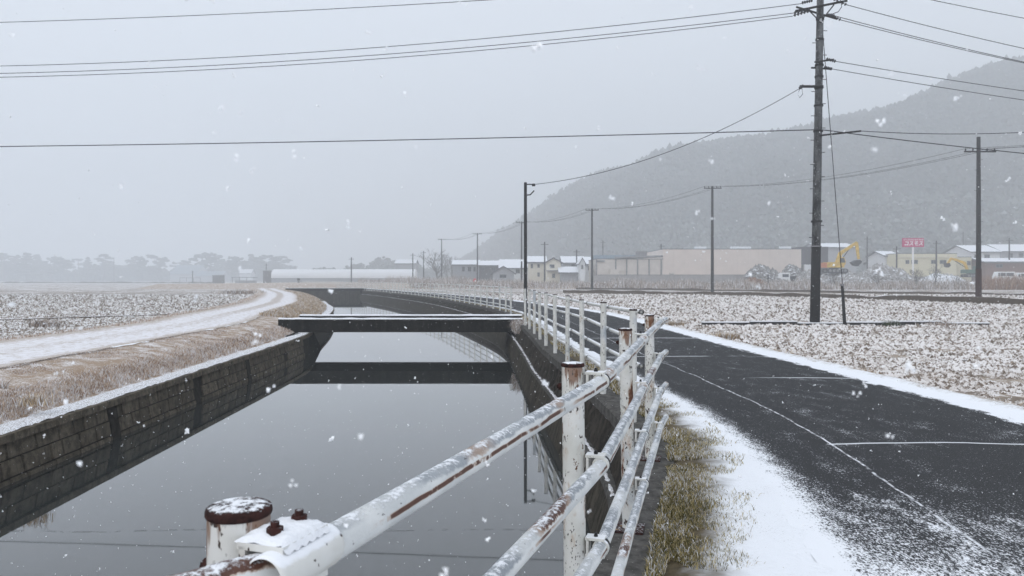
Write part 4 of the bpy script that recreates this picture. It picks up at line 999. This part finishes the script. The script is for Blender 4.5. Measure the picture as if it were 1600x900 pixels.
def excavator(label, bx, by, d, s, body, cw, boom_pts, arm_end, bucket, facing=1):
    base = Z(by, d); t = thing('excavator', label, 'excavator', (PX(bx, d), d, base)); u = lambda x_, py: (PX(x_, d)-PX(bx, d), Z(py, d)-base)
    for yy_ in (-1.2*s, 1.2*s):
        tr = MB().prism([(-1.9*s, .15*s), (-1.6*s, 0), (1.6*s, 0), (1.9*s, .15*s), (1.9*s, .6*s), (1.6*s, .8*s), (-1.6*s, .8*s), (-1.9*s, .6*s)], 'y', yy_-.28*s, yy_+.28*s).build('track', MT['ex_black'], t)
        for q in (-1.4, -.7, 0, .7, 1.4): MB().tube([(q*s, yy_-.31*s, .4*s), (q*s, yy_-.27*s, .4*s)], .26*s, 10).build('track_roller', MT['trim'], tr)
    MB().box((0, 0, .9*s), (1.6*s, 1.6*s, .3*s)).build('turntable', MT['ex_black'], t)
    MB().prism([(-1.9*s, 1.0*s), (1.3*s, 1.0*s), (1.3*s, 1.5*s), (.6*s, 1.95*s), (-1.6*s, 2.0*s), (-1.9*s, 1.7*s)], 'y', -1.25*s, 1.25*s).build('body', MT[body], t)
    MB().box((-1.75*s, 0, 1.45*s), (.6*s, 2.4*s, .95*s)).build('counterweight', MT[cw], t)
    cb = MB().prism([(.25*s, 1.5*s), (1.45*s, 1.5*s), (1.55*s, 2.1*s), (1.25*s, 2.9*s), (.35*s, 2.9*s)], 'y', -1.3*s, -.35*s).build('cab', MT[body], t)
    MB().prism([(.42*s, 1.9*s), (1.36*s, 1.9*s), (1.42*s, 2.15*s), (1.15*s, 2.75*s), (.45*s, 2.75*s)], 'y', -1.34*s, -1.31*s).build('window', MT['glass'], cb)
    bp = [u(*q) for q in boom_pts]
    def limb(part, pts_, w0, w1, y0=0.0, wy=.35):
        mb = MB(); n = len(pts_)
        for i in range(n-1):
            a, b = Vector(pts_[i]), Vector(pts_[i+1]); dd = (b-a).normalized(); nn = Vector((-dd.y, dd.x))
            wa = w0+(w1-w0)*i/(n-1); wb = w0+(w1-w0)*(i+1)/(n-1)
            mb.prism([tuple(a+nn*wa*s-dd*.1), tuple(b+nn*wb*s+dd*.1), tuple(b-nn*wb*s+dd*.1), tuple(a-nn*wa*s-dd*.1)], 'y', y0-wy*s/2-.001*i, y0+wy*s/2+.001*i)
        return mb.build(part, MT['ex_yellow'], t)
    limb('boom', bp, .36, .26); ae = u(*arm_end); limb('arm', [bp[-1], ae], .30, .20, 0, .30)
    m_ = (Vector(bp[-2])*.6+Vector(bp[-1])*.4); cyl = MB().tube([(bp[0][0]+.5*s, .3*s, bp[0][1]), (m_[0]+.15*s, .3*s, m_[1]-.2*s)], .09*s, 8).build('ram', MT['ex_black'], t)
    b_ = [u(*q) for q in bucket]; MB().prism(b_, 'y', -.55*s, .55*s).build('bucket', MT['ex_black'], t)
    return t
excavator('large yellow excavator with raised bent boom standing on rubble', 1304, 426.5, 136, .95, 'ex_yellow', 'ex_orange', [(1307, 413), (1313, 396), (1320, 391), (1338, 379.5)], (1341.5, 404), [(1329, 410), (1336, 406.5), (1345, 406), (1344, 411), (1339, 416), (1333, 414.5)])
excavator('small green bodied excavator with drooping yellow boom before the yellow annex', 1517, 433, 142, .70, 'ex_green', 'ex_green', [(1511, 421), (1507, 411), (1494, 406), (1486, 404)], (1480, 413), [(1476, 412), (1482, 411), (1484, 415), (1481, 418), (1477, 417)])
def wheel(parent, x, y, z, r=.3):
    w_ = MB().tube([(x, y-.09, z), (x, y+.09, z)], r, 14).build('wheel', MT['tyre'], parent); MB().tube([(x, y-.10, z), (x, y-.085, z)], r*.55, 10).build('rim', MT['trim'], w_)
def van(label, a, c, top, d, name='parked_van', open_bed=False, base=LOT+.2):
    x0, x1 = PX(a, d), PX(c, d); L_ = x1-x0; t = thing(name, label, 'truck' if open_bed else 'van', (x0, d, base)); h = Z(top, d)-base
    if open_bed:
        MB().prism([(0, .35), (L_*.42, .35), (L_*.42, h), (L_*.12, h), (0.02, h*.58)], 'y', 0, 1.5).build('cab', MT['car_white'], t)
        MB().box((L_*.26, -.01, h*.74), (L_*.22, .04, h*.26)).build('side_window', MT['glass'], t)
        MB().box((L_*.72, .75, .55), (L_*.56, 1.4, .25)).build('chassis', MT['ex_black'], t); MB().box((L_*.72, .75, 1.0), (L_*.55, 1.55, .75)).build('cargo_bed', MT['ex_black'], t)
    else:
        MB().prism([(0, .3), (L_, .3), (L_, h*.55), (L_*.97, h*.97), (L_*.92, h), (L_*.16, h), (L_*.10, h*.94), (.01, h*.55)], 'y', 0, 1.6).build('body', MT['car_white'], t)
        for q0, q1 in ((.07, .16), (.19, .46), (.50, .90)): MB().box((L_*(q0+q1)/2, -.005, h*.74), (L_*(q1-q0), .03, h*.30)).build('side_window', MT['glass'], t)
        MB().box((.02, .8, h*.45), (.05, 1.2, .18)).build('headlight', MT['sign_white'], t)
    for q in (.17, .80):
        wheel(t, L_*q, .06, .3); wheel(t, L_*q, 1.5, .3)
    return t
van('small white truck with dark bed parked by the rubble', 1216, 1260, 426, 133, 'small_truck', True, LOT)
van('white van parked behind the russet weeds at the photo edge', 1558, 1587, 424.5, 146)
van('second white van cut off by the photo edge', 1589, 1621, 426, 147)
t = thing('yard_post', 'thin dark upright post in front of the grey rubble heap', 'post', (PX(1200, 124), 124, LOT-.2)); MB().tube([(0, 0, -.2), (.02, 0, 1.75)], [.13, .09], 8).build('shaft', MT['pole_dark'], t); MB().box((0, 0, 1.75), (.26, .2, .12)).build('cap', MT['pole_dark'], t)

# ------------------------------------------------------------------ hill with its wood
ridge = [(560, 436, 930), (690, 425, 880), (745, 392, 840), (770, 372, 810), (800, 355, 785), (850, 322, 745), (900, 296, 715), (950, 279, 690), (1000, 267, 665), (1100, 240, 635), (1200, 222, 610), (1270, 206, 598), (1300, 196, 590), (1400, 173, 570), (1500, 140, 552),
         (1600, 116, 540), (1800, 92, 520), (2200, 110, 500), (2900, 260, 470)]
foot = {560: 900, 690: 780, 745: 640, 800: 520, 900: 400, 1000: 350, 1200: 310, 1600: 285, 2200: 270, 2900: 260}
pxs = np.array([r_[0] for r_ in ridge], float); rz_ = np.array([Z(r_[1], r_[2]) for r_ in ridge]) - np.array([3.5*min(1, max(0, (430-r_[1])/60)) for r_ in ridge]); rd = np.array([r_[2] for r_ in ridge], float)
fk = sorted(foot); fd = np.interp(pxs, fk, [foot[k] for k in fk])
qx = np.linspace(560, 2900, 150); qz = np.interp(qx, pxs, rz_); qd = np.interp(qx, pxs, rd); qf = np.interp(qx, pxs, fd)
tt = np.concatenate([np.linspace(0, 1, 40), np.linspace(1.05, 1.8, 10)])
def hillpoint(i_px, t_):
    """i_px: screen column fan used only as a bearing; returns x,y,z arrays"""
    z0 = np.interp(i_px, qx, qz); d0 = np.interp(i_px, qx, qd); f0 = np.interp(i_px, qx, qf)
    dd = f0 + (d0-f0)*t_; x = (i_px-CX)/F_PX*dd; y = dd
    s = np.where(t_ <= 1, np.sin(np.clip(t_, 0, 1)*np.pi/2)**1.15, 1-.75*(np.clip(t_, 1, 2)-1)**1.3)
    amp = np.clip(t_*(1.0-t_)*4, 0, 1)
    z = z0*s + amp*((vnoise(x, y, .011, 31)-.5)*26 + (vnoise(x, y, .03, 32)-.5)*12)*np.clip(z0/90, .1, 1)
    return x, y, z
QX, TT = np.meshgrid(qx, tt); hx, hy, hz_ = hillpoint(QX, TT); hz_ = hz_ - .5
ix = np.arange(hx.size).reshape(hx.shape); Fc = np.stack([ix[:-1, :-1], ix[:-1, 1:], ix[1:, 1:], ix[1:, :-1]], -1).reshape(-1, 4)
struct('hill', np_mesh('hill', np.stack([hx, hy, hz_], -1).reshape(-1, 3), Fc, MT['hill'], True), 'long wooded hill rising into the haze behind the village', 'hill')
def crowns(n, smin, smax, tlo, thi, mat, name, label, seed, xlo=600, xhi=1800):
    r_ = np.random.default_rng(seed); a = r_.uniform(xlo, xhi, n); t_ = tlo + (thi-tlo)*r_.uniform(0, 1, n)**.8
    x, y, z = hillpoint(a, t_); s = r_.uniform(smin, smax, n)*np.clip(.45+z/60, .45, 1)
    P = np.stack([x, y, z + s*.6], -1)
    # three clumps to a crown
    Ps, Ss = [], []
    for k in range(3):
        Ps.append(P + r_.normal(0, .55, (n, 3))*s[:, None]*np.array([1, 1, .7])); q = s*r_.uniform(.45, .85, n); Ss.append(np.stack([q, q, q*r_.uniform(.8, 1.5, n)], -1))
    V, Ff = scatter(np.concatenate(Ps), np.concatenate(Ss), OCT_V, OCT_F, .30, True, seed)
    tag(link(name, np_mesh(name, V, Ff, MT[mat])), label, 'wood', kind='stuff')
crowns(15000, 1.4, 2.8, .02, 1.03, 'hill_trees', 'hillside_wood', 'dark hazy wood covering the hill', 41)
crowns(1900, 1.6, 2.9, .0, .20, 'hill_pale', 'hillfoot_wood', 'paler snow dusted thicket at the foot of the hill', 42, 1000, 1800)

# ------------------------------------------------------------------ pines on the far field edge
def pine_mesh(seed, kind):
    r_ = np.random.default_rng(seed); P, S_ = [], []
    if kind == 'umbrella':
        pads = [(0, 0, .93, .16)] + [(r_.uniform(-.30, .30), r_.uniform(-.3, .3), z_, r_.uniform(.11, .19)) for z_ in (.84, .80, .74, .70, .60, .55, .48)]
    elif kind == 'spire':
        pads = [(r_.normal(0, .03), r_.normal(0, .03), z_, .24*(1.05-z_)+.03) for z_ in np.linspace(.25, .97, 9)]
    else:
        pads = [(r_.uniform(-.28, .28)*(1.1-abs(z_-.6)), r_.uniform(-.25, .25), z_, r_.uniform(.10, .18)) for z_ in np.linspace(.35, .93, 14)]
    for (x, y, z, rad) in pads:
        n = 26
        a = r_.uniform(0, 2*np.pi, n); q = rad*np.sqrt(r_.uniform(0, 1, n))
        P.append(np.stack([x+q*np.cos(a), y+q*np.sin(a), z + r_.normal(0, .018, n)], -1)); s = r_.uniform(.025, .05, n); S_.append(np.stack([s*1.2, s*1.2, s*.7], -1))
    V, Ff = scatter(np.concatenate(P), np.concatenate(S_), ICO_V, ICO_F, .4, True, seed)
    cm_ = np_mesh('crown', V, Ff, MT['pine'])
    tk = MB().tube([(0, 0, -.02), (.02*r_.normal(), 0, .4), (.03*r_.normal(), 0, .9)], [.022, .015, .006], 7)
    for (x, y, z, rad) in pads[::2]: tk.tube([(0, 0, max(.1, z-.15)), (x, y, z-.01)], [.008, .004], 5)
    return cm_, tk.mesh('trunk', MT['bark'])
PM = {k: [pine_mesh(s_, k) for s_ in (1, 2, 3)] for k in ('umbrella', 'spire', 'round')}
pines = [(8, 394, 'round', 1.4, 'broad dark pine at the very edge of the photo'), (27, 402, 'round', 1.0, 'low pine next to the broad edge pine'), (42, 396, 'spire', 1.6, 'tall narrow pine, second peak from the photo edge'),
         (58, 399, 'spire', 1.4, 'narrow pine beside the tall narrow one'), (79, 400, 'round', 1.1, 'flat topped pine left of the twin crowns'), (95, 401, 'round', 1.1, 'round pine, right one of the twin crowns'),
         (122, 403, 'umbrella', 1.3, 'leaning pine with a long side branch'), (137, 403, 'spire', 1.1, 'small pointed pine before the umbrella pine'), (162, 396, 'umbrella', 1.0, 'lone umbrella shaped pine with layered pads'),
         (213, 399, 'round', 1.0, 'loose round pine right of the far mast'), (222, 402, 'round', .8, 'small pine touching the loose round pine'), (245, 397, 'round', 1.0, 'loose pine standing left of the barn'),
         (284, 406, 'round', 1.3, 'low pine behind the barn roof'), (316, 394, 'round', 1.3, 'tallest pine of the clump right of the barn'), (338, 397, 'round', .9, 'dark pine just above the field shed'),
         (354, 404, 'round', .9, 'short pine right of the field shed'), (374, 400, 'round', 1.2, 'wide pine above the small pale house'), (393, 398, 'spire', 1.4, 'pointed pine behind the dark hut'),
         (408, 397, 'round', 1.2, 'full pine above the dark hut'), (426, 400, 'round', 1.0, 'pine above the near end of the greenhouse'), (441, 399, 'umbrella', 1.2, 'last pine of the row, sloping down to the greenhouse')]
for i, (x_, py_, kd, wd, lab) in enumerate(pines):
    d = 640 + 25*math.sin(i*2.3); h = Z(py_, d) - FIELD; t = thing('pine_tree', lab, 'tree', (PX(x_, d), d, FIELD), i*1.3, 'pines along the far field edge')
    c_, k_ = PM[kd][i % 3]
    for nm, me in (('crown', c_), ('trunk', k_)):
        o = link(nm, me, t); o.scale = (h*wd, h*wd, h)
def far_wood(name, label, spans, d, n, smin, smax, mat, seed):
    r_ = np.random.default_rng(seed); Ps, Ss = [], []
    for a, c, top in spans:
        m = int(n*(c-a)/sum(q[1]-q[0] for q in spans)); x = r_.uniform(PX(a, d), PX(c, d), m); dd = d + r_.uniform(-8, 8, m)
        e = 1-np.abs((x-PX(a, d))/(PX(c, d)-PX(a, d))*2-1)**3*.5
        hgt = (Z(top, d)-FIELD)*e*(.75+.4*vnoise(x, x*0, .12, seed)); z = FIELD + hgt*r_.uniform(0, 1, m)
        s = r_.uniform(smin, smax, m); Ps.append(np.stack([x, dd, z], -1)); Ss.append(np.stack([s, s, s], -1))
    V, Ff = scatter(np.concatenate(Ps), np.concatenate(Ss), ICO_V, ICO_F, .4, True, seed)
    tag(link(name, np_mesh(name, V, Ff, MT[mat])), label, 'wood', kind='stuff')
far_wood('undergrowth', 'low hazy undergrowth along the foot of the pine row', [(-60, 110, 411), (110, 260, 414), (255, 330, 419), (320, 460, 410), (455, 560, 424)], 655, 4200, 1.0, 2.2, 'pine', 51)
far_wood('distant_wood', 'hazy far wood behind the white greenhouse', [(535, 575, 411), (570, 640, 404), (615, 665, 412), (480, 545, 422), (640, 770, 418)], 520, 2200, .9, 1.9, 'pine', 52)
# big bare tree
def bare_tree(name, label, x_, d, h, spread, seed, n0=7, base=FIELD):
    r_ = random.Random(seed); t = thing(name, label, 'tree' if h > 4 else 'bush', (PX(x_, d), d, base)); tr, tw = MB(), MB()
    def grow(p, v, ln, r, lv):
        q = p + v*ln; (tr if lv < 2 else tw).tube([p, q], [r, r*.65], 5 if lv < 2 else 3, cap=False)
        if lv >= 4: return
        for _ in range(3 if lv else n0):
            w_ = (v + Vector((r_.gauss(0, 1)*spread, r_.gauss(0, 1)*spread, r_.gauss(.15, .35)))).normalized(); grow(q if lv else p + v*ln*r_.uniform(.2, 1), w_, ln*r_.uniform(.6, .85), r*.62, lv+1)
    grow(Vector((0, 0, 0)), Vector((0, 0, 1)), h*.36, h*.018, 0)
    tr.build('trunk', MT['bark_grey'], t); tw.build('crown', MT['bark_grey'], t); return t
bare_tree('bare_tree', 'big leafless tree with a dense twiggy crown beyond the far fence', 683, 222, 10.5, .55, 5, 12)
bare_tree('bare_tree', 'smaller leafless tree beside the big one', 706, 228, 8.0, .5, 8, 9)
bare_tree('bare_bush', 'leafless bush by the pale rubble heap', 1372, 122, 3.0, .6, 9, 9)
bare_tree('bare_bush', 'leafless bush under the pink sign post', 1432, 121, 3.2, .6, 10, 10)
bare_tree('bare_bush', 'leafless bush below the yellow building wall', 1462, 120, 3.4, .45, 11, 9)
bare_tree('bare_bush', 'leafless bush in front of the large excavator', 1305, 122, 2.6, .6, 12, 9)
bare_tree('bare_bush', 'leafless bush beside the smooth pale mound', 1495, 121, 2.4, .6, 13, 9)
#PART4
# ------------------------------------------------------------------ clods, grass, weeds
def clods(n, xlo, xhi, y0, y1, mat, label, seed, pw=1.0, smul=1.0):
    r_ = np.random.default_rng(seed); u = r_.uniform(0, 1, n); y = y0*(y1/y0)**(u**pw)
    a, b = xlo(y), xhi(y); x = a + (b-a)*r_.uniform(0, 1, n)
    s = (.012 + .0012*y)*r_.uniform(.45, 1.8, n)*smul
    P = np.stack([x, y, FIELD - s*.12 + soft(x, y)], -1); S_ = np.stack([s*r_.uniform(.8, 1.7, n), s*r_.uniform(.8, 1.3, n), s*r_.uniform(.6, 1.2, n)], -1)
    V, Ff = scatter(P, S_, OCT_V[:5], OCT_F[:4], .38, True, seed)
    tag(link('soil_clods', np_mesh('soil_clods', V, Ff, MT[mat])), label, 'soil', kind='stuff')
clods(190000, lambda y: Gx(y)+4.3, lambda y: .72*y+5, 4.5, 75, 'clod', 'snow capped soil clods covering the ploughed field', 61)
clods(100000, lambda y: -.72*y-5, lambda y: np.minimum(Lx(y)-6.1, -7.), 9, 75, 'clod_left', 'snow flecked stubble and clods covering the field past the track', 62, 1.0, .85)

def blades(P, h, w, lean, seed, nrm=None):
    """bent three-triangle grass blades"""
    r_ = np.random.default_rng(seed); n = len(P); a = r_.uniform(0, 2*np.pi, n); b = r_.uniform(0, 2*np.pi, n)
    dx = np.stack([np.cos(a), np.sin(a), a*0], -1); ld = np.stack([np.cos(b), np.sin(b), b*0], -1)
    if nrm is not None: ld = ld + nrm
    h = np.asarray(h)[:, None]; w = np.asarray(w)[:, None]; ln = (lean*r_.uniform(.2, 1.2, n))[:, None]
    mid = P + ld*h*ln*.35 + np.array([0, 0, 1.0])*h*.6; tip = P + ld*h*ln + np.array([0, 0, 1.0])*h*np.sqrt(np.clip(1-ln*ln*.5, .1, 1))
    V = np.stack([P-dx*w, P+dx*w, mid-dx*w*.7, mid+dx*w*.7, tip], 1).reshape(-1, 3)
    F0 = np.array([(0, 1, 3), (0, 3, 2), (2, 3, 4)]); Fc = (F0[None] + (np.arange(n)*5)[:, None, None]).reshape(-1, 3)
    return V, Fc
def grass(name, label, P, h, w, lean, mat, seed, cat='grass', nrm=None):
    V, Fc = blades(P, h, w, lean, seed, nrm); return tag(link(name, np_mesh(name, V, Fc, MT[mat])), label, cat, kind='stuff')
profo = np.array([q[0] for q in prof]); profz = np.array([q[1] for q in prof])
def bank_pts(n, y0, y1, o0, o1, seed, bias=1.0):
    r_ = np.random.default_rng(seed); y = y0*(y1/y0)**r_.uniform(0, 1, n); o = o0 + (o1-o0)*r_.uniform(0, 1, n)**bias
    return np.stack([Lx(y)-o, y, np.where(o < 2, np.interp(o, profo, profz)+LWf(y), -.03)-.01], -1), y, o
r_ = np.random.default_rng(71)
P, y, o = bank_pts(100000, 5, 24.5, .48, 2.3, 72)
keep = vnoise(P[:, 0], P[:, 1], 1.6, 73) + .4*(o < 1.15) > .36; P, y, o = P[keep], y[keep], o[keep]
h = (.022 + .052*np.exp(-((o-.68)/.35)**2))*r_.uniform(.5, 1.5, len(P))
grass('bank_grass', 'dry snow dusted grass on the near canal bank', P, h, .0022+.00022*y, .9, 'blade_left', 74)
P, y, o = bank_pts(26000, 29, 95, .45, 2.2, 75); r_ = np.random.default_rng(76)
grass('bank_grass', 'tan grass on the bank beyond the canal bridge', P, .14*r_.uniform(.5, 1.5, len(P)), .003+.0003*y, .8, 'blade_tan', 77)
r_ = np.random.default_rng(78); n = 9000; y = 8*(70/8)**r_.uniform(0, 1, n); P = np.stack([Lx(y)-r_.uniform(5.35, 6.1, n), y, -.08+0*y], -1)
grass('track_grass', 'brown grass fringe on the field side of the farm track', P, .07*r_.uniform(.4, 1.4, n), .002+.00025*y, .8, 'blade_left', 79)
# grass at the foot of the fence
r_ = np.random.default_rng(81); n = 62000; y = 1.2*(9.0/1.2)**r_.uniform(0, 1, n); o = .13 + (.14 + .46*r_.uniform(0, 1, n))*r_.uniform(0, 1, n)**.8
x = Fx(y) + o; keep = (vnoise(x, y, 4.5, 82)*.6 + vnoise(x, y, 1.3, 83)*.5 > .42 + .5*np.clip(o-.35, 0, 1)); P = np.stack([x, y, .005+0*y], -1)[keep]
grass('fence_grass', 'olive and straw coloured grass at the foot of the foreground fence', P, .029*r_.uniform(.35, 1.8, len(P)), .0013+.0002*P[:, 1], 1.0, 'blade_green', 84)
n = 9000; r_ = np.random.default_rng(85); y = 9*(60/9)**r_.uniform(0, 1, n); P = np.stack([Fx(y)+.14+.20*r_.uniform(0, 1, n), y, 0*y], -1); k_ = vnoise(P[:, 0], y, .9, 86) > .42
grass('fence_grass', 'thin grass along the foot of the farther fence', P[k_], .05*r_.uniform(.4, 1.4, k_.sum()), .0016+.0003*y[k_], .9, 'blade_green', 87)
# weeds hanging at the bridge end and on the wall
n = 2200; r_ = np.random.default_rng(88); y = r_.uniform(22.8, 24.7, n); P = np.stack([Fx(y)-r_.uniform(-.15, .30, n), y, -.05-r_.uniform(0, .25, n)], -1)
grass('wall_weeds', 'brown withered weeds where the bridge meets the canal wall', P, .22*r_.uniform(.4, 1.3, n), np.full(n, .006), 1.2, 'blade_far', 89, 'weeds')
# weeds along the raised lots
def weed_belt(name, label, a, c, d0, d1, n, hmin, hmax, mat, seed, base=None):
    r_ = np.random.default_rng(seed); dd = r_.uniform(d0, d1, n); x = PX(r_.uniform(a, c, n), dd); h = (hmin + (hmax-hmin)*r_.uniform(0, 1, n)**2)*(.45+1.0*vnoise(x, dd*0, .35, seed))
    P = np.stack([x, dd, np.interp(dd, [116, 126], [FIELD, LOT-.1])], -1); grass(name, label, P, h, .02+.02*r_.uniform(0, 1, n), .5, mat, seed+1, 'weeds')
weed_belt('weed_belt', 'brown withered weeds below the village houses', 640, 940, 118, 132, 7000, .3, 1.0, 'blade_far', 91)
weed_belt('weed_belt', 'brown withered weeds along the yard wall of the warehouse', 930, 1170, 117, 128, 7000, .3, 1.3, 'blade_far', 93)
weed_belt('weed_belt', 'grey brown weeds in front of the rubble and machines', 1160, 1530, 115, 126, 13000, .3, 1.4, 'blade_far', 95)
weed_belt('weed_belt', 'russet weeds in front of the white vans', 1530, 1700, 112, 126, 6000, .7, 2.0, 'blade_rust', 97)
weed_belt('weed_belt', 'faint brown growth below the bare trees', 560, 760, 170, 215, 7000, .8, 2.0, 'blade_far', 99)
# field bunds
def bund(label, pts_, wd, ht, name='field_bund'):
    V = []; n = len(pts_)
    P_ = np.array(pts_, float); m = 160; s = np.linspace(0, n-1, m); X_ = np.interp(s, range(n), P_[:, 0]); Y_ = np.interp(s, range(n), P_[:, 1])
    mb = MB()
    for i in range(m):
        hh = ht*(.7+.6*float(vnoise(np.array(X_[i]), np.array(Y_[i]), .5, 14)))
        mb.v += [(X_[i], Y_[i]-wd*.55, FIELD-.02), (X_[i], Y_[i]-wd*.38, FIELD+hh), (X_[i], Y_[i]+wd*.3, FIELD+hh), (X_[i], Y_[i]+wd*.6, FIELD-.02)]
    for i in range(m-1):
        for k in range(3): mb.f.append((i*4+k, i*4+k+1, i*4+k+5, i*4+k+4))
    o = mb.build(name, MT['bund']); return tag(o, label, 'bund', kind='structure')
g = G('bund_soil', .95, .1); p = g.pos()
base = g.mix(g.noise(3, 4, .6, p), (0.05, 0.042, 0.033), (0.13, 0.10, 0.075))
f = g.sm(g.add(g.nz(), g.mul(g.add(g.noise(2.5, 4, .65, p), -.5), .6)), .62, .9); g.col(g.mix(f, base, (.76, .76, .78))); MT['bund'] = g.m
def gp(x_, py_): d = (CAMH-FIELD)*F_PX/(py_-HZ); return (PX(x_, d), d)
bund('low dark edged bund crossing the field behind the tall pole', [gp(880, 457.5), gp(1000, 459.5), gp(1140, 462.5), gp(1300, 466.5), gp(1450, 472), gp(1620, 478)], .7, .34)
bund('thin far bund along the near edge of the weeds', [gp(900, 452), gp(1150, 455), gp(1300, 457.5), gp(1450, 460), gp(1620, 463.5)], .8, .26)
bund('dark straight bund across the far stubble field', [gp(-60, 442.2), gp(120, 442.2), gp(345, 442.8)], 3.0, .55)
bund('snowy low ridge across the stubble field', [gp(-60, 461.5), gp(150, 461), gp(370, 462.5)], .9, .10)
bund('short snowy ridge near the farm track', [gp(-40, 503), gp(120, 498), gp(290, 492)], .5, .07)
# plank edging at the pole's foot
t = thing('edging_board', 'long thin dark edging board topped with snow at the foot of the tall pole', 'board', (PX(1320, 25.2), 25.15, FIELD))
x0, x1 = PX(1095, 25.2)-t.location.x, PX(1545, 25.2)-t.location.x
n = 6
for i in range(n):
    a, b = x0+(x1-x0)*i/n, x0+(x1-x0)*(i+1)/n; z_ = .085+.03*math.sin(i*2.1)
    br = MB().box(((a+b)/2, 0, z_/2), (b-a-.03, .06, z_+.04), .004*(-1)**i).build('board', MT['pole_dark'], t)
    MB().box(((a+b)/2, .05, z_+.026), (b-a-.05, .20, .03), .004*(-1)**i).build('snow_cap', MT['snow'], t)
# single tufts
def tuft(label, x_, py_, h, spread, n, mat, seed, name='grass_tuft', level=FIELD):
    d = (CAMH-level)*F_PX/(py_-HZ); X_ = PX(x_, d); r_ = np.random.default_rng(seed)
    P = np.stack([r_.normal(0, spread, n), r_.normal(0, spread*.6, n), np.full(n, -.01)], -1); V, Fc = blades(P, h*r_.uniform(.4, 1.2, n), np.full(n, .003+.0004*d), .9, seed)
    o = link(name, np_mesh(name, V, Fc, MT[mat])); o.location = (X_, d, level); tag(o, label, 'grass tuft')
tuft('dark dead grass tuft alone in the stubble field', 72, 512, .28, .25, 350, 'blade_far', 101)
tuft('straw tuft at the road edge, closest to the fence end', 1055, 510, .20, .13, 260, 'blade_tan', 102)
tuft('straw tuft on the road shoulder below the tall pole', 1133, 531, .22, .16, 320, 'blade_tan', 103)
tuft('straw tuft on the road shoulder right of the pole tuft', 1210, 556, .16, .14, 240, 'blade_tan', 104)
tuft('ochre tuft on the shoulder halfway to the photo edge', 1342, 590, .15, .12, 260, 'blade_tan', 105)
tuft('small green weed at the edging board', 1393, 510, .20, .14, 260, 'leaf_green', 106, 'green_weed')
tuft('brown weed lump on the edging board', 1468, 509, .16, .30, 380, 'blade_far', 107)
tuft('straw tuft near the photo edge on the road shoulder', 1560, 640, .13, .16, 260, 'blade_tan', 108)
tuft('dark twiggy sprig on the bank at the photo edge', 3, 612, .22, .05, 60, 'blade_far', 109, 'dry_sprig', -.2)
tuft('yellowish grass tuft on the near bank', 52, 632, .16, .10, 200, 'blade_tan', 110, level=-.25)
tuft('dark low brush where the far track bends', 372, 459, .5, 1.0, 500, 'blade_far', 111)
# withered clumps at the foot of weeds near the bend
# ------------------------------------------------------------------ falling snow
r_ = np.random.default_rng(121)
n = 42000; y = .55 + (26-.55)*r_.uniform(0, 1, n)**.62
x = r_.uniform(-1, 1, n)*(.78*y + 1.5); z = CAMH + r_.uniform(-.42, .42, n)*y*1.05 + .05; keep = (z > .03) | ((x < Fx(y)-.5) & (x > Lx(y)+.4) & (z > WATER+.05)); x, y, z = x[keep], y[keep], z[keep]; n = len(x)
s = r_.uniform(.0010, .0025, n)*np.where(r_.uniform(0, 1, n) < .05, 1.5, 1.0); s = np.minimum(s, .0052*y); y[:90] = r_.uniform(.32, .65, 90); x[:90] = r_.uniform(-1, 1, 90)*.75*y[:90]; z[:90] = CAMH + r_.uniform(-.4, .4, 90)*y[:90]; s[:90] = r_.uniform(.0010, .0019, 90)
Ps, Ss = [], []
P = np.stack([x, y, z], -1)
for k in range(3):
    q = s*r_.uniform(.5, 1.0, n); Ps.append(P + r_.normal(0, .62, (n, 3))*s[:, None]); Ss.append(np.stack([q*r_.uniform(.6, 1.2, n), q*.8, q*r_.uniform(.7, 1.5, n)], -1))
V, Ff = scatter(np.concatenate(Ps), np.concatenate(Ss), TET_V, TET_F, .35, True, 122)
tag(link('falling_snow', np_mesh('falling_snow', V, Ff, MT['flake'])), 'scattered snowflakes falling through the air', 'snow', kind='stuff')
# ------------------------------------------------------------------ haze
hm = bpy.data.materials.new('haze'); hm.use_nodes = True; nt = hm.node_tree; nt.nodes.clear()
out = nt.nodes.new('ShaderNodeOutputMaterial'); pv = nt.nodes.new('ShaderNodeVolumePrincipled')
pv.inputs['Color'].default_value = (0.942, 0.971, 0.998, 1); pv.inputs['Density'].default_value = 0.0023; pv.inputs['Anisotropy'].default_value = 0.0
nt.links.new(pv.outputs[0], out.inputs['Volume'])
o = MB().box((0, 650, 117), (2700, 1380, 240)).build('haze', hm); tag(o, 'pale snow haze filling the air', 'haze', kind='stuff')
